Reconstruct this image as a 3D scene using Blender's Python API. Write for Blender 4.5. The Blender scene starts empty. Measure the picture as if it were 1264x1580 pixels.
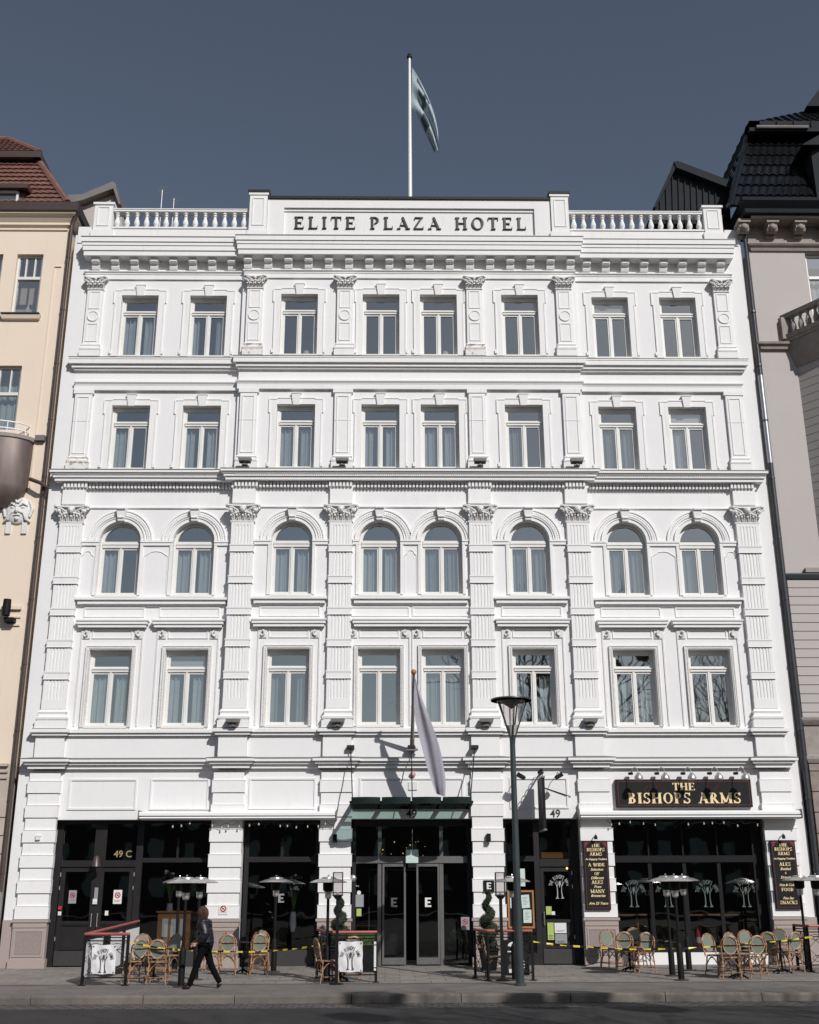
import bpy, math, random
from mathutils import Vector, Matrix
random.seed(11)
PI=math.pi; sin=math.sin; cos=math.cos
sc=bpy.context.scene
COL=sc.collection
# ------------------------------------------------------------ camera model (surveyed from the photo)
F=1745.0; CAMP=Vector((-0.5178,-32.3,1.75)); TILT,YAW,ROLL=0.32781306,0.01516039,-0.00350319
_fw=Vector((sin(YAW)*cos(TILT),cos(YAW)*cos(TILT),sin(TILT)))
_ri=Vector((cos(YAW),-sin(YAW),0)); _up=_ri.cross(_fw)
RI=_ri*cos(ROLL)+_up*sin(ROLL); UP=_up*cos(ROLL)-_ri*sin(ROLL)
def at(px,py,Y=0.0):
    d=_fw+RI*((px-632)/F)-UP*((py-790)/F); t=(Y-CAMP.y)/d.y
    return CAMP+d*t
SL=0.015
def ground(px,py):
    d=_fw+RI*((px-632)/F)-UP*((py-790)/F); t=(SL*CAMP.y-CAMP.z)/(d.z-SL*d.y)
    return CAMP+d*t
def z(py,Y=-.13,px=632): return at(px,py,Y).z
# ------------------------------------------------------------ mesh builder
class MB:
    def __init__(s,M=None): s.v=[]; s.f=[]; s.M=M
    def P(s,p):
        p=Vector(p)
        if s.M is not None: p=s.M@p
        s.v.append(p); return len(s.v)-1
    def face(s,pts): s.f.append([s.P(p) for p in pts])
    def box(s,x0,x1,y0,y1,z0,z1):
        i=[s.P(p) for p in ((x0,y0,z0),(x1,y0,z0),(x1,y1,z0),(x0,y1,z0),(x0,y0,z1),(x1,y0,z1),(x1,y1,z1),(x0,y1,z1))]
        for q in ((0,3,2,1),(4,5,6,7),(0,1,5,4),(1,2,6,5),(2,3,7,6),(3,0,4,7)): s.f.append([i[k] for k in q])
    def hexa(s,a,b):
        i=[s.P(p) for p in list(a)+list(b)]
        for q in ((3,2,1,0),(4,5,6,7),(0,1,5,4),(1,2,6,5),(2,3,7,6),(3,0,4,7)): s.f.append([i[k] for k in q])
    def prism(s,poly,y0,y1):   # poly in XZ, ccw seen from -y
        n=len(poly); a=[s.P((x,y0,q)) for x,q in poly]; b=[s.P((x,y1,q)) for x,q in poly]
        s.f.append(a); s.f.append(b[::-1])
        for k in range(n): s.f.append([a[k],b[k],b[(k+1)%n],a[(k+1)%n]])
    def prismx(s,poly,x0,x1):  # poly in YZ
        n=len(poly); a=[s.P((x0,y,q)) for y,q in poly]; b=[s.P((x1,y,q)) for y,q in poly]
        s.f.append(a); s.f.append(b[::-1])
        for k in range(n): s.f.append([a[k],b[k],b[(k+1)%n],a[(k+1)%n]])
    def prismz(s,poly,z0,z1):
        n=len(poly); a=[s.P((x,y,z0)) for x,y in poly]; b=[s.P((x,y,z1)) for x,y in poly]
        s.f.append(a[::-1]); s.f.append(b)
        for k in range(n): s.f.append([a[k],a[(k+1)%n],b[(k+1)%n],b[k]])
    def lathe(s,prof,c=(0,0,0),n=16,a0=0,a1=2*PI):
        c=Vector(c); full=abs(a1-a0-2*PI)<1e-6; m=n if full else n+1; R=[]
        for r,q in prof:
            R.append([s.P(c+Vector((r*cos(a0+(a1-a0)*k/n),r*sin(a0+(a1-a0)*k/n),q))) for k in range(m)])
        for i in range(len(R)-1):
            for k in range(n):
                k2=(k+1)%m; s.f.append([R[i][k],R[i][k2],R[i+1][k2],R[i+1][k]])
        if full:
            if prof[0][0]>1e-4: s.f.append(R[0][::-1])
            if prof[-1][0]>1e-4: s.f.append(R[-1])
    def tube(s,pts,r,n=8,closed=False,flat=1.0):
        pts=[Vector(p) for p in pts]; N=len(pts); R=[]; up=None
        rs=r if isinstance(r,(list,tuple)) else [r]*N
        for i,p in enumerate(pts):
            if closed: t=pts[(i+1)%N]-pts[i-1]
            else: t=pts[min(i+1,N-1)]-pts[max(i-1,0)]
            if t.length<1e-9: t=Vector((0,0,1))
            t.normalize()
            if up is None:
                up=Vector((0,0,1)) if abs(t.z)<.9 else Vector((0,1,0))
            u=(up-t*up.dot(t))
            if u.length<1e-6: u=t.orthogonal()
            u.normalize(); w=t.cross(u); up=u
            R.append([s.P(p+(u*cos(2*PI*k/n)*flat+w*sin(2*PI*k/n))*rs[i]) for k in range(n)])
        for i in range(N if closed else N-1):
            A=R[i]; B=R[(i+1)%N]
            for k in range(n): s.f.append([A[k],A[(k+1)%n],B[(k+1)%n],B[k]])
        if not closed: s.f.append(R[0][::-1]); s.f.append(R[-1])
    def ball(s,c,r,n=10,m=6,sx=1,sy=1,sz=1):
        c=Vector(c); R=[]
        for i in range(m+1):
            a=-PI/2+PI*i/m
            R.append([s.P(c+Vector((r*sx*cos(a)*cos(2*PI*k/n),r*sy*cos(a)*sin(2*PI*k/n),r*sz*sin(a)))) for k in range(n)])
        for i in range(m):
            for k in range(n): s.f.append([R[i][k],R[i][(k+1)%n],R[i+1][(k+1)%n],R[i+1][k]])
    def mould(s,prof,x0,x1,yb,back=None):   # mitred moulding: prof (outward, z) from bottom to top
        yk=yb if back is None else back
        L=[]
        for o,q in prof:
            L.append([s.P((x0-o,yk,q)),s.P((x0-o,yb-o,q)),s.P((x1+o,yb-o,q)),s.P((x1+o,yk,q))])
        for i in range(len(L)-1):
            for k in range(3): s.f.append([L[i][k],L[i][k+1],L[i+1][k+1],L[i+1][k]])
        s.f.append([L[0][3],L[0][2],L[0][1],L[0][0]]); s.f.append(L[-1])
    def outline(s,x0,x1,z0,z1,y,w=.035,t=.03):  # raised thin rectangular frame
        s.box(x0,x1,y-t,y+.01,z1-w,z1); s.box(x0,x1,y-t,y+.01,z0,z0+w)
        s.box(x0,x0+w,y-t,y+.01,z0+w,z1-w); s.box(x1-w,x1,y-t,y+.01,z0+w,z1-w)
    def ring(s,cx,cz,r0,r1,a0,a1,y0,y1,n=20):   # arch ring in XZ
        for k in range(n):
            a=a0+(a1-a0)*k/n; b=a0+(a1-a0)*(k+1)/n
            q=[(cx+r0*cos(a),cz+r0*sin(a)),(cx+r1*cos(a),cz+r1*sin(a)),(cx+r1*cos(b),cz+r1*sin(b)),(cx+r0*cos(b),cz+r0*sin(b))]
            i=[s.P((x,y0,w)) for x,w in q]; j=[s.P((x,y1,w)) for x,w in q]
            s.f.append(i[::-1]); s.f.append([i[0],j[0],j[3],i[3]]); s.f.append([i[1],i[2],j[2],j[1]])
            if k==0: s.f.append([i[0],i[1],j[1],j[0]])
            if k==n-1: s.f.append([i[3],j[3],j[2],i[2]])
    def add(s,o,M=None):
        k=len(s.v)
        for p in o.v:
            s.v.append(M@p if M is not None else p.copy())
        s.f+= [[i+k for i in f] for f in o.f]
    def mesh(s,name,mat,smooth=False):
        me=bpy.data.meshes.new(name); me.from_pydata([tuple(p) for p in s.v],[],s.f); me.update()
        if mat is not None: me.materials.append(mat)
        if smooth:
            me.polygons.foreach_set('use_smooth',[True]*len(me.polygons)); 
            try: me.set_sharp_from_angle(angle=math.radians(40))
            except Exception: pass
        return me
    def build(s,name,mat,parent=None,smooth=False,loc=None,rot=None):
        return link(name,s.mesh(name,mat,smooth),parent,loc,rot)
def link(name,me,parent=None,loc=None,rot=None):
    o=bpy.data.objects.new(name,me); COL.objects.link(o)
    if parent is not None: o.parent=parent
    if loc is not None: o.location=loc
    if rot is not None: o.rotation_euler=rot
    return o
def tag(o,label=None,cat=None,group=None,kind=None):
    if label: o['label']=label
    if cat: o['category']=cat
    if group: o['group']=group
    if kind: o['kind']=kind
    return o
def thing(name,label,cat,loc=(0,0,0),rz=0,group=None):
    o=link(name,None,None,loc,(0,0,rz)); return tag(o,label,cat,group)
def dup(o,parent=None,loc=None,rz=None):
    c=o.copy(); COL.objects.link(c); c.parent=parent
    if loc is not None: c.location=loc
    if rz is not None: c.rotation_euler[2]=rz
    for ch in KIDS.get(o.name,[]): dupc(ch,c)
    return c
KIDS={}
def kids(o):   # record the tree of a prototype once
    KIDS[o.name]=[c for c in COL.objects if c.parent==o]
    for c in KIDS[o.name]: kids(c)
def dupc(o,p):
    c=o.copy(); COL.objects.link(c); c.parent=p
    for ch in KIDS.get(o.name,[]): dupc(ch,c)
# ------------------------------------------------------------ materials
def mat(name,col,rough=.6,metal=0,noise=0,nscale=5,bump=0,bscale=30,spec=None,col2=None,coat=0,det=4,stretch=None):
    m=bpy.data.materials.new(name); m.use_nodes=True; nt=m.node_tree; b=nt.nodes['Principled BSDF']
    b.inputs['Base Color'].default_value=(*col,1); b.inputs['Roughness'].default_value=rough; b.inputs['Metallic'].default_value=metal
    if spec is not None: b.inputs['Specular IOR Level'].default_value=spec
    if coat: b.inputs['Coat Weight'].default_value=coat
    tc=nt.nodes.new('ShaderNodeTexCoord')
    src=tc.outputs['Object']
    if stretch:
        mp=nt.nodes.new('ShaderNodeMapping'); mp.inputs['Scale'].default_value=stretch; nt.links.new(src,mp.inputs[0]); src=mp.outputs[0]
    if noise or col2:
        n=nt.nodes.new('ShaderNodeTexNoise'); n.inputs['Scale'].default_value=nscale; n.inputs['Detail'].default_value=det; n.inputs['Roughness'].default_value=.65
        nt.links.new(src,n.inputs['Vector'])
        r=nt.nodes.new('ShaderNodeValToRGB'); r.color_ramp.elements[0].position=.3; r.color_ramp.elements[1].position=.7
        c2=col2 or tuple(c*(1-noise) for c in col)
        r.color_ramp.elements[0].color=(*c2,1); r.color_ramp.elements[1].color=(*col,1)
        nt.links.new(n.outputs['Fac'],r.inputs[0]); nt.links.new(r.outputs[0],b.inputs['Base Color'])
    if bump:
        n=nt.nodes.new('ShaderNodeTexNoise'); n.inputs['Scale'].default_value=bscale; n.inputs['Detail'].default_value=5
        nt.links.new(src,n.inputs['Vector'])
        bp=nt.nodes.new('ShaderNodeBump'); bp.inputs['Strength'].default_value=bump; bp.inputs['Distance'].default_value=.02
        nt.links.new(n.outputs['Fac'],bp.inputs['Height']); nt.links.new(bp.outputs[0],b.inputs['Normal'])
    return m
def glassmat(name,tint,refl,base=.0,dark=None):
    m=bpy.data.materials.new(name); m.use_nodes=True; nt=m.node_tree
    for n in list(nt.nodes): nt.nodes.remove(n)
    o=nt.nodes.new('ShaderNodeOutputMaterial'); t=nt.nodes.new('ShaderNodeBsdfTransparent'); t.inputs[0].default_value=(*tint,1)
    g=nt.nodes.new('ShaderNodeBsdfGlossy'); g.inputs['Roughness'].default_value=.015; g.inputs['Color'].default_value=(.99,1,.95,1)
    tc=nt.nodes.new('ShaderNodeTexCoord'); nz=nt.nodes.new('ShaderNodeTexNoise'); nz.inputs['Scale'].default_value=1.3; nz.inputs['Detail'].default_value=1
    bp=nt.nodes.new('ShaderNodeBump'); bp.inputs['Strength'].default_value=.05; bp.inputs['Distance'].default_value=.05
    nt.links.new(tc.outputs['Object'],nz.inputs['Vector']); nt.links.new(nz.outputs['Fac'],bp.inputs['Height']); nt.links.new(bp.outputs[0],g.inputs['Normal'])
    lw=nt.nodes.new('ShaderNodeLayerWeight'); lw.inputs['Blend'].default_value=.5; f=nt.nodes.new('ShaderNodeMath'); f.operation='POWER'; f.inputs[1].default_value=4; nt.links.new(lw.outputs['Facing'],f.inputs[0])
    ma=nt.nodes.new('ShaderNodeMath'); ma.operation='MULTIPLY_ADD'; ma.inputs[1].default_value=refl; ma.inputs[2].default_value=base; ma.use_clamp=True
    nt.links.new(f.outputs[0],ma.inputs[0])
    mx=nt.nodes.new('ShaderNodeMixShader'); nt.links.new(ma.outputs[0],mx.inputs[0]); nt.links.new(t.outputs[0],mx.inputs[1]); nt.links.new(g.outputs[0],mx.inputs[2])
    nt.links.new(mx.outputs[0],o.inputs['Surface']); return m
def brickmat(name,c1,c2,mortar,w,h,ms=.01,rough=.8,axes='XZ',scale=1,noise=.15,offset=.5,bump=.6,rotz=0,freq=2):
    m=bpy.data.materials.new(name); m.use_nodes=True; nt=m.node_tree; b=nt.nodes['Principled BSDF']; b.inputs['Roughness'].default_value=rough
    tc=nt.nodes.new('ShaderNodeTexCoord'); sp=nt.nodes.new('ShaderNodeSeparateXYZ'); cb=nt.nodes.new('ShaderNodeCombineXYZ')
    mp=nt.nodes.new('ShaderNodeMapping'); mp.inputs['Rotation'].default_value=(0,0,rotz)
    nt.links.new(tc.outputs['Object'],mp.inputs[0]); nt.links.new(mp.outputs[0],sp.inputs[0])
    nt.links.new(sp.outputs[axes[0]],cb.inputs[0]); nt.links.new(sp.outputs[axes[1]],cb.inputs[1])
    br=nt.nodes.new('ShaderNodeTexBrick'); br.inputs['Color1'].default_value=(*c1,1); br.inputs['Color2'].default_value=(*c2,1); br.inputs['Mortar'].default_value=(*mortar,1)
    br.inputs['Scale'].default_value=scale; br.inputs['Brick Width'].default_value=w; br.inputs['Row Height'].default_value=h; br.inputs['Mortar Size'].default_value=ms; br.offset=offset; br.offset_frequency=freq
    nt.links.new(cb.outputs[0],br.inputs['Vector'])
    nz=nt.nodes.new('ShaderNodeTexNoise'); nz.inputs['Scale'].default_value=1.7; nz.inputs['Detail'].default_value=8; nz.inputs['Roughness'].default_value=.7; nt.links.new(tc.outputs['Object'],nz.inputs['Vector'])
    mr=nt.nodes.new('ShaderNodeMapRange'); mr.inputs[1].default_value=.3; mr.inputs[2].default_value=.7; mr.inputs[3].default_value=1-noise; mr.inputs[4].default_value=1+noise
    nt.links.new(nz.outputs['Fac'],mr.inputs[0])
    mx=nt.nodes.new('ShaderNodeVectorMath'); mx.operation='SCALE'; nt.links.new(br.outputs['Color'],mx.inputs[0]); nt.links.new(mr.outputs[0],mx.inputs['Scale'])
    nt.links.new(mx.outputs[0],b.inputs['Base Color'])
    if bump:
        bp=nt.nodes.new('ShaderNodeBump'); bp.inputs['Strength'].default_value=bump; bp.inputs['Distance'].default_value=.01; bp.invert=True
        nt.links.new(br.outputs['Fac'],bp.inputs['Height']); nt.links.new(bp.outputs[0],b.inputs['Normal'])
    return m
def stucco(name,col,dirt,amt=.5):
    # painted render: broad tone changes, fine rain streaks with a shape of their own, fine bump
    m=mat(name,col,.75,noise=.035,nscale=.9,bump=.12,bscale=60)
    nt=m.node_tree; b=nt.nodes['Principled BSDF']; src=b.inputs['Base Color'].links[0].from_socket
    tc=nt.nodes.new('ShaderNodeTexCoord'); mp=nt.nodes.new('ShaderNodeMapping'); mp.inputs['Scale'].default_value=(5,5,.55); nt.links.new(tc.outputs['Object'],mp.inputs[0])
    n=nt.nodes.new('ShaderNodeTexNoise'); n.inputs['Scale'].default_value=1.6; n.inputs['Detail'].default_value=8; n.inputs['Roughness'].default_value=.7; nt.links.new(mp.outputs[0],n.inputs['Vector'])
    r=nt.nodes.new('ShaderNodeMapRange'); r.inputs[1].default_value=.56; r.inputs[2].default_value=.78; r.inputs[3].default_value=0; r.inputs[4].default_value=amt; nt.links.new(n.outputs['Fac'],r.inputs[0])
    mx=nt.nodes.new('ShaderNodeMix'); mx.data_type='RGBA'; nt.links.new(r.outputs[0],mx.inputs['Factor']); nt.links.new(src,mx.inputs['A']); mx.inputs['B'].default_value=(*dirt,1)
    nt.links.new(mx.outputs['Result'],b.inputs['Base Color']); return m
M={}
M['white']=stucco('white_stucco',(.81,.80,.80),(.60,.57,.545),.42)
M['white2']=stucco('white_trim',(.83,.82,.815),(.56,.52,.49),.42)
M['peel']=mat('peeling_white_paint',(.79,.77,.75),.8,col2=(.42,.34,.28),nscale=7,bump=.6,bscale=30)
M['peel'].node_tree.nodes['Color Ramp'].color_ramp.elements[0].position=.40; M['peel'].node_tree.nodes['Color Ramp'].color_ramp.elements[1].position=.46
M['bronze']=mat('brown_sheet_copper',(.20,.155,.14),.42,metal=.35,noise=.35,nscale=2.2,stretch=(2,2,.4))
M['carved']=mat('carved_white',(.80,.785,.77),.7,noise=.12,nscale=14,bump=.9,bscale=42)
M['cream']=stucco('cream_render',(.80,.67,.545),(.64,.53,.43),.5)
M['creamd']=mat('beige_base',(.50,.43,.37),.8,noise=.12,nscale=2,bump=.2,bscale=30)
M['taupe']=stucco('taupe_render',(.475,.435,.415),(.40,.36,.34),.6)
M['taupes']=mat('taupe_stone',(.36,.315,.285),.8,noise=.22,nscale=4,bump=.5,bscale=18)
M['brownstone']=brickmat('rough_stone_blocks',(.26,.21,.19),(.33,.27,.24),(.14,.11,.10),1.1,.62,.02,noise=.3,bump=1)
M['frame']=mat('cream_window_paint',(.76,.748,.72),.5,noise=.06,nscale=3)
M['glass']=glassmat('window_glass',(.87,.895,.90),.5,.44)
M['shopglass']=glassmat('shop_glass',(.50,.52,.54),.6,.11)
M['canopyglass']=glassmat('green_canopy_glass',(.56,.69,.66),.5,.06)
M['curtain']=mat('sheer_curtain',(.60,.645,.655),.9,noise=.25,nscale=2.5,stretch=(9,1,.7))
M['curtaind']=mat('grey_curtain',(.36,.40,.41),.9,noise=.3,nscale=2.5,stretch=(9,1,.7))
M['room']=mat('room_wall',(.30,.315,.32),.9)
M['darkroom']=mat('dark_room',(.025,.024,.023),.9)
M['shop']=mat('shopfront_black',(.021,.019,.020),.5,noise=.25,nscale=3,spec=.3)
M['shop2']=mat('shopfront_grey',(.045,.041,.042),.5,noise=.2,nscale=3)
M['alu']=mat('brushed_aluminium',(.17,.165,.16),.45,metal=.3,noise=.2,nscale=6)
M['pubblack']=mat('pub_window_black',(.011,.011,.012),.6,noise=.2,nscale=3,spec=.2)
M['dim']=mat('dim_grey',(.075,.075,.082),.6)
M['granite']=mat('pink_granite',(.42,.345,.315),.7,noise=.2,nscale=60,det=6,bump=.2,bscale=80)
M['granite2']=mat('pecked_granite',(.36,.295,.275),.85,noise=.3,nscale=45,det=8,bump=.8,bscale=55)
M['metaldark']=mat('dark_metal',(.022,.022,.024),.6,spec=.25)
M['lead']=mat('grey_sheet_metal',(.22,.21,.20),.55,metal=.3,noise=.2,nscale=3)
M['pipebrown']=mat('brown_pipe',(.10,.073,.066),.4,metal=.3,noise=.2,nscale=2)
M['pipegrey']=mat('dark_grey_pipe',(.065,.07,.078),.38,metal=.4,noise=.2,nscale=2)
M['zinc']=mat('zinc_pipe',(.42,.44,.46),.35,metal=.8)
M['black']=mat('black_iron',(.008,.008,.009),.6,spec=.2)
M['steel']=mat('brushed_steel',(.72,.70,.68),.34,metal=.85,noise=.15,nscale=8,bump=.1,bscale=20)
M['red']=mat('red_rail',(.40,.105,.095),.4,noise=.15,nscale=8)
M['rattan']=mat('bamboo_cane',(.50,.29,.16),.42,col2=(.13,.065,.035),nscale=13,det=1)
M['rattanp']=mat('pale_cane',(.55,.40,.30),.5,col2=(.30,.15,.08),nscale=14)
M['weave']=mat('green_weave',(.255,.255,.205),.7,col2=(.11,.17,.135),nscale=70,bump=.5,bscale=90)
M['gold']=mat('gold_leaf',(.93,.74,.42),.45,noise=.2,nscale=9)
M['gold2']=mat('dull_gold',(.34,.27,.12),.5)
M['signblack']=mat('sign_black',(.014,.0135,.0145),.55,noise=.25,nscale=5,spec=.2)
M['signred']=mat('sign_red_line',(.16,.02,.025),.5)
M['lead2']=mat('letter_black',(.03,.029,.028),.45)
M['paper']=mat('white_paper',(.74,.73,.71),.8,noise=.05,nscale=8)
M['papergrey']=mat('grey_sheet',(.30,.31,.33),.6,noise=.15,nscale=4)
M['paperg']=mat('pale_green_paper',(.55,.66,.62),.7)
M['lime']=mat('lime_sticker',(.40,.50,.14),.5)
M['redp']=mat('red_print',(.45,.03,.04),.5)
M['canvas']=mat('white_banner',(.76,.75,.76),.8,noise=.07,nscale=5,bump=.3,bscale=6)
M['ink']=mat('print_ink',(.07,.06,.06),.7)
M['wood']=mat('orange_wood',(.42,.19,.06),.45,noise=.3,nscale=6,stretch=(1,1,8))
M['yellow']=mat('yellow_tape',(.62,.47,.03),.4)
M['lampgreen']=mat('dark_green_post',(.055,.072,.074),.38,metal=.2,noise=.25,nscale=3)
M['lampglass']=glassmat('lamp_glass',(.88,.86,.86),.5,.06)
M['frost']=mat('lamp_diffuser',(.50,.44,.42),.5)
M['tilered']=mat('red_clay_tile',(.215,.10,.078),.75,noise=.4,nscale=3,bump=.3,bscale=20)
M['tileblack']=mat('black_glazed_tile',(.012,.013,.015),.18,noise=.2,nscale=3)
M['roofdark']=mat('dark_roof_metal',(.026,.029,.034),.75,noise=.2,nscale=2,spec=.15)
M['flagb']=mat('pale_blue_cloth',(.38,.45,.49),.75,noise=.12,nscale=3)
M['flagd']=mat('dark_blue_print',(.05,.07,.09),.8)
M['flagw']=mat('lilac_white_cloth',(.42,.40,.46),.75,noise=.1,nscale=3,bump=.4,bscale=5)
M['polewhite']=mat('white_pole',(.80,.79,.77),.4)
M['polewood']=mat('weathered_pole',(.34,.31,.28),.6,noise=.2,nscale=6)
M['leaf']=mat('clipped_box',(.028,.045,.015),.7,col2=(.010,.02,.008),nscale=25)
M['leafy']=mat('yellow_green_leaf',(.09,.16,.03),.7,col2=(.03,.07,.015),nscale=18)
M['bark']=mat('bark',(.19,.17,.15),.9,noise=.3,nscale=10)
M['skin']=mat('skin',(.48,.29,.21),.55)
M['hair']=mat('auburn_hair',(.075,.032,.018),.65,col2=(.035,.015,.009),nscale=25,bump=.5,bscale=60)
M['jacket']=mat('navy_quilted_nylon',(.009,.009,.017),.45,noise=.3,nscale=8)
M['trousers']=mat('black_cloth',(.005,.005,.006),.95,spec=.1)
M['canopytrim']=mat('dark_green_trim',(.011,.022,.021),.4,spec=.3)
M['shoe']=mat('black_leather',(.012,.011,.011),.35)
M['bulb']=mat('bulb_glass',(.50,.50,.48),.2)
M['amber']=bpy.data.materials.new('warm_light')
M['amber'].use_nodes=True
_e=M['amber'].node_tree.nodes['Principled BSDF']; _e.inputs['Base Color'].default_value=(1,.5,.12,1); _e.inputs['Emission Color'].default_value=(1,.45,.10,1); _e.inputs['Emission Strength'].default_value=2.5
# ------------------------------------------------------------ lettering
def _g():
    G={}
    st=lambda x,w=.15,z0=0,z1=1:('r',x,x+w,z0,z1)
    sf=lambda x0,x1,q:('r',x0,x1,q,q+.055)      # slab serif
    tk=lambda x,z0,z1,w=.05:('r',x,x+w,z0,z1)
    both=lambda x,w=.15:[st(x,w),sf(x-.07,x+w+.07,0),sf(x-.07,x+w+.07,.945)]
    G['I']=(.34,both(.095))
    G['E']=(.66,both(.09)+[sf(.2,.6,0),sf(.2,.56,.945),('r',.2,.45,.48,.53),tk(.57,0,.22),tk(.53,.8,1),tk(.42,.40,.62)])
    G['F']=(.62,both(.09)+[sf(.2,.56,.945),('r',.2,.45,.48,.53),tk(.53,.8,1),tk(.42,.40,.62)])
    G['L']=(.62,both(.09)+[sf(.2,.58,0),tk(.54,0,.25)])
    G['T']=(.68,[st(.265),sf(.19,.49,0),sf(.02,.66,.945),tk(.02,.76,1),tk(.61,.76,1)])
    G['H']=(.80,both(.09)+both(.56)+[('r',.2,.6,.48,.535)])
    G['P']=(.62,both(.09)+[('a',.28,.72,.28,.28,-90,90,.15,.05)])
    G['B']=(.66,both(.09)+[('a',.28,.75,.24,.25,-90,90,.14,.05),('a',.28,.265,.30,.265,-90,90,.15,.05)])
    G['R']=(.74,both(.09)+[('a',.28,.73,.27,.27,-90,90,.15,.05),('d',.34,.47,.62,0,.15),sf(.50,.76,0)])
    G['D']=(.76,both(.09)+[('a',.25,.5,.45,.5,-90,90,.15,.05)])
    G['O']=(.80,[('a',.40,.5,.37,.515,0,360,.15,.05)])
    G['C']=(.72,[('a',.40,.5,.37,.515,50,310,.15,.05),tk(.62,.66,.98)])
    G['S']=(.58,[('a',.29,.745,.23,.265,20,255,.07,.09),('a',.29,.255,.25,.27,-160,80,.08,.12),tk(.47,.74,1),tk(.04,0,.27)])
    G['A']=(.80,[('d',.40,1.0,.12,0,.05),('d',.36,1.0,.66,0,.155),('r',.22,.6,.29,.34),sf(.0,.24,0),sf(.52,.82,0)])
    G['Z']=(.68,[sf(.06,.6,.945),sf(.04,.62,0),('d',.50,.95,.06,.05,.14),tk(.06,.78,1),tk(.58,0,.24)])
    G['M']=(.96,[st(.10,.06),st(.72,.15),('d',.08,1,.42,.1,.13),('d',.78,1,.44,.1,.05),sf(.02,.26,0),sf(.64,.94,0),sf(.02,.2,.945),sf(.74,.94,.945)])
    G['N']=(.84,[st(.10,.06),st(.68,.06),('d',.08,1,.64,0,.14),sf(.02,.26,0),sf(.58,.82,.945),sf(.02,.2,.945)])
    G['W']=(1.1,[('d',.06,1,.30,0,.14),('d',.50,1,.32,0,.05),('d',.46,1,.72,0,.14),('d',.98,1,.76,0,.05),sf(-.02,.26,.945),sf(.86,1.1,.945)])
    G['Y']=(.76,[('r',.29,.43,0,.5),('d',.06,1,.30,.45,.14),('d',.66,1,.40,.45,.05),sf(.2,.52,0),sf(-.02,.26,.945),sf(.54,.78,.945)])
    G['K']=(.78,both(.09)+[('d',.62,1,.24,.4,.05),('d',.32,.55,.62,0,.15),sf(.5,.8,0),sf(.5,.74,.945)])
    G['&']=(.7,[('a',.32,.76,.17,.2,0,360,.06,.06),('a',.3,.28,.25,.28,30,330,.1,.06),('d',.24,.66,.56,0,.1)])
    G[' ']=(.42,[])
    return G
GL=_g()
def serif(mb,txt,h,cx,cz,y,t=.03,sx=1.0,sp=.06,flatbold=0):
    W=sum(GL[c][0]+sp for c in txt)-sp; x=cx-W*h*sx/2; k=0
    for c in txt:
        w,pr=GL[c]
        for p in pr:
            k+=1; yy=y-t-.0004*(k%13)
            X=lambda u:x+u*h*sx
            Zz=lambda v:cz+(v-.5)*h
            b=flatbold
            if p[0]=='r': mb.prism([(X(p[1]-b),Zz(p[3])),(X(p[2]+b),Zz(p[3])),(X(p[2]+b),Zz(p[4])),(X(p[1]-b),Zz(p[4]))],yy,y)
            elif p[0]=='d':
                _,x0,z0,x1,z1,wd=p
                q=[(X(x1-wd/2-b),Zz(z1)),(X(x1+wd/2+b),Zz(z1)),(X(x0+wd/2+b),Zz(z0)),(X(x0-wd/2-b),Zz(z0))]
                mb.prism(q,yy,y)
            else:
                _,ax,az,rx,rz,a0,a1,tw,tn=p; n=max(6,int(abs(a1-a0)/20)); P=[]
                for i in range(n+1):
                    a=math.radians(a0+(a1-a0)*i/n); th=tn+(tw-tn)*abs(cos(a)) + b
                    P.append(((X(ax+(rx)*cos(a)),Zz(az+rz*sin(a))),(X(ax+(rx-th)*cos(a)),Zz(az+(rz-th*.8)*sin(a)))))
                for i in range(n):
                    (o0,i0),(o1,i1)=P[i],P[i+1]; mb.prism([i0,o0,o1,i1],yy,y)
        x+=(w+sp)*h*sx
def textmesh(body,size,bold=.0,shear=0):
    cu=bpy.data.curves.new('txt','FONT'); cu.body=body; cu.size=size; cu.align_x='CENTER'; cu.align_y='CENTER'; cu.offset=bold; cu.shear=shear; cu.resolution_u=3
    o=bpy.data.objects.new('txt',cu); COL.objects.link(o); bpy.context.view_layer.update()
    me=bpy.data.meshes.new_from_object(o.evaluated_get(bpy.context.evaluated_depsgraph_get()))
    mb=MB()
    for v in me.vertices: mb.v.append(Vector((v.co.x,0,v.co.y)))
    mb.f=[list(p.vertices) for p in me.polygons]
    bpy.data.objects.remove(o); bpy.data.curves.remove(cu); bpy.data.meshes.remove(me)
    return mb
_tm={}
def text(mb,body,size,cx,cz,y,bold=.0,shear=0,rot=0):
    t=textmesh(body,size,bold,shear); mb.add(t,Matrix.Translation((cx,y,cz))@Matrix.Rotation(rot,4,'Y'))
SKYSAT=.74; SKYSTR=.058; SUNE=3.6; EXPO=0.0
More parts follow.
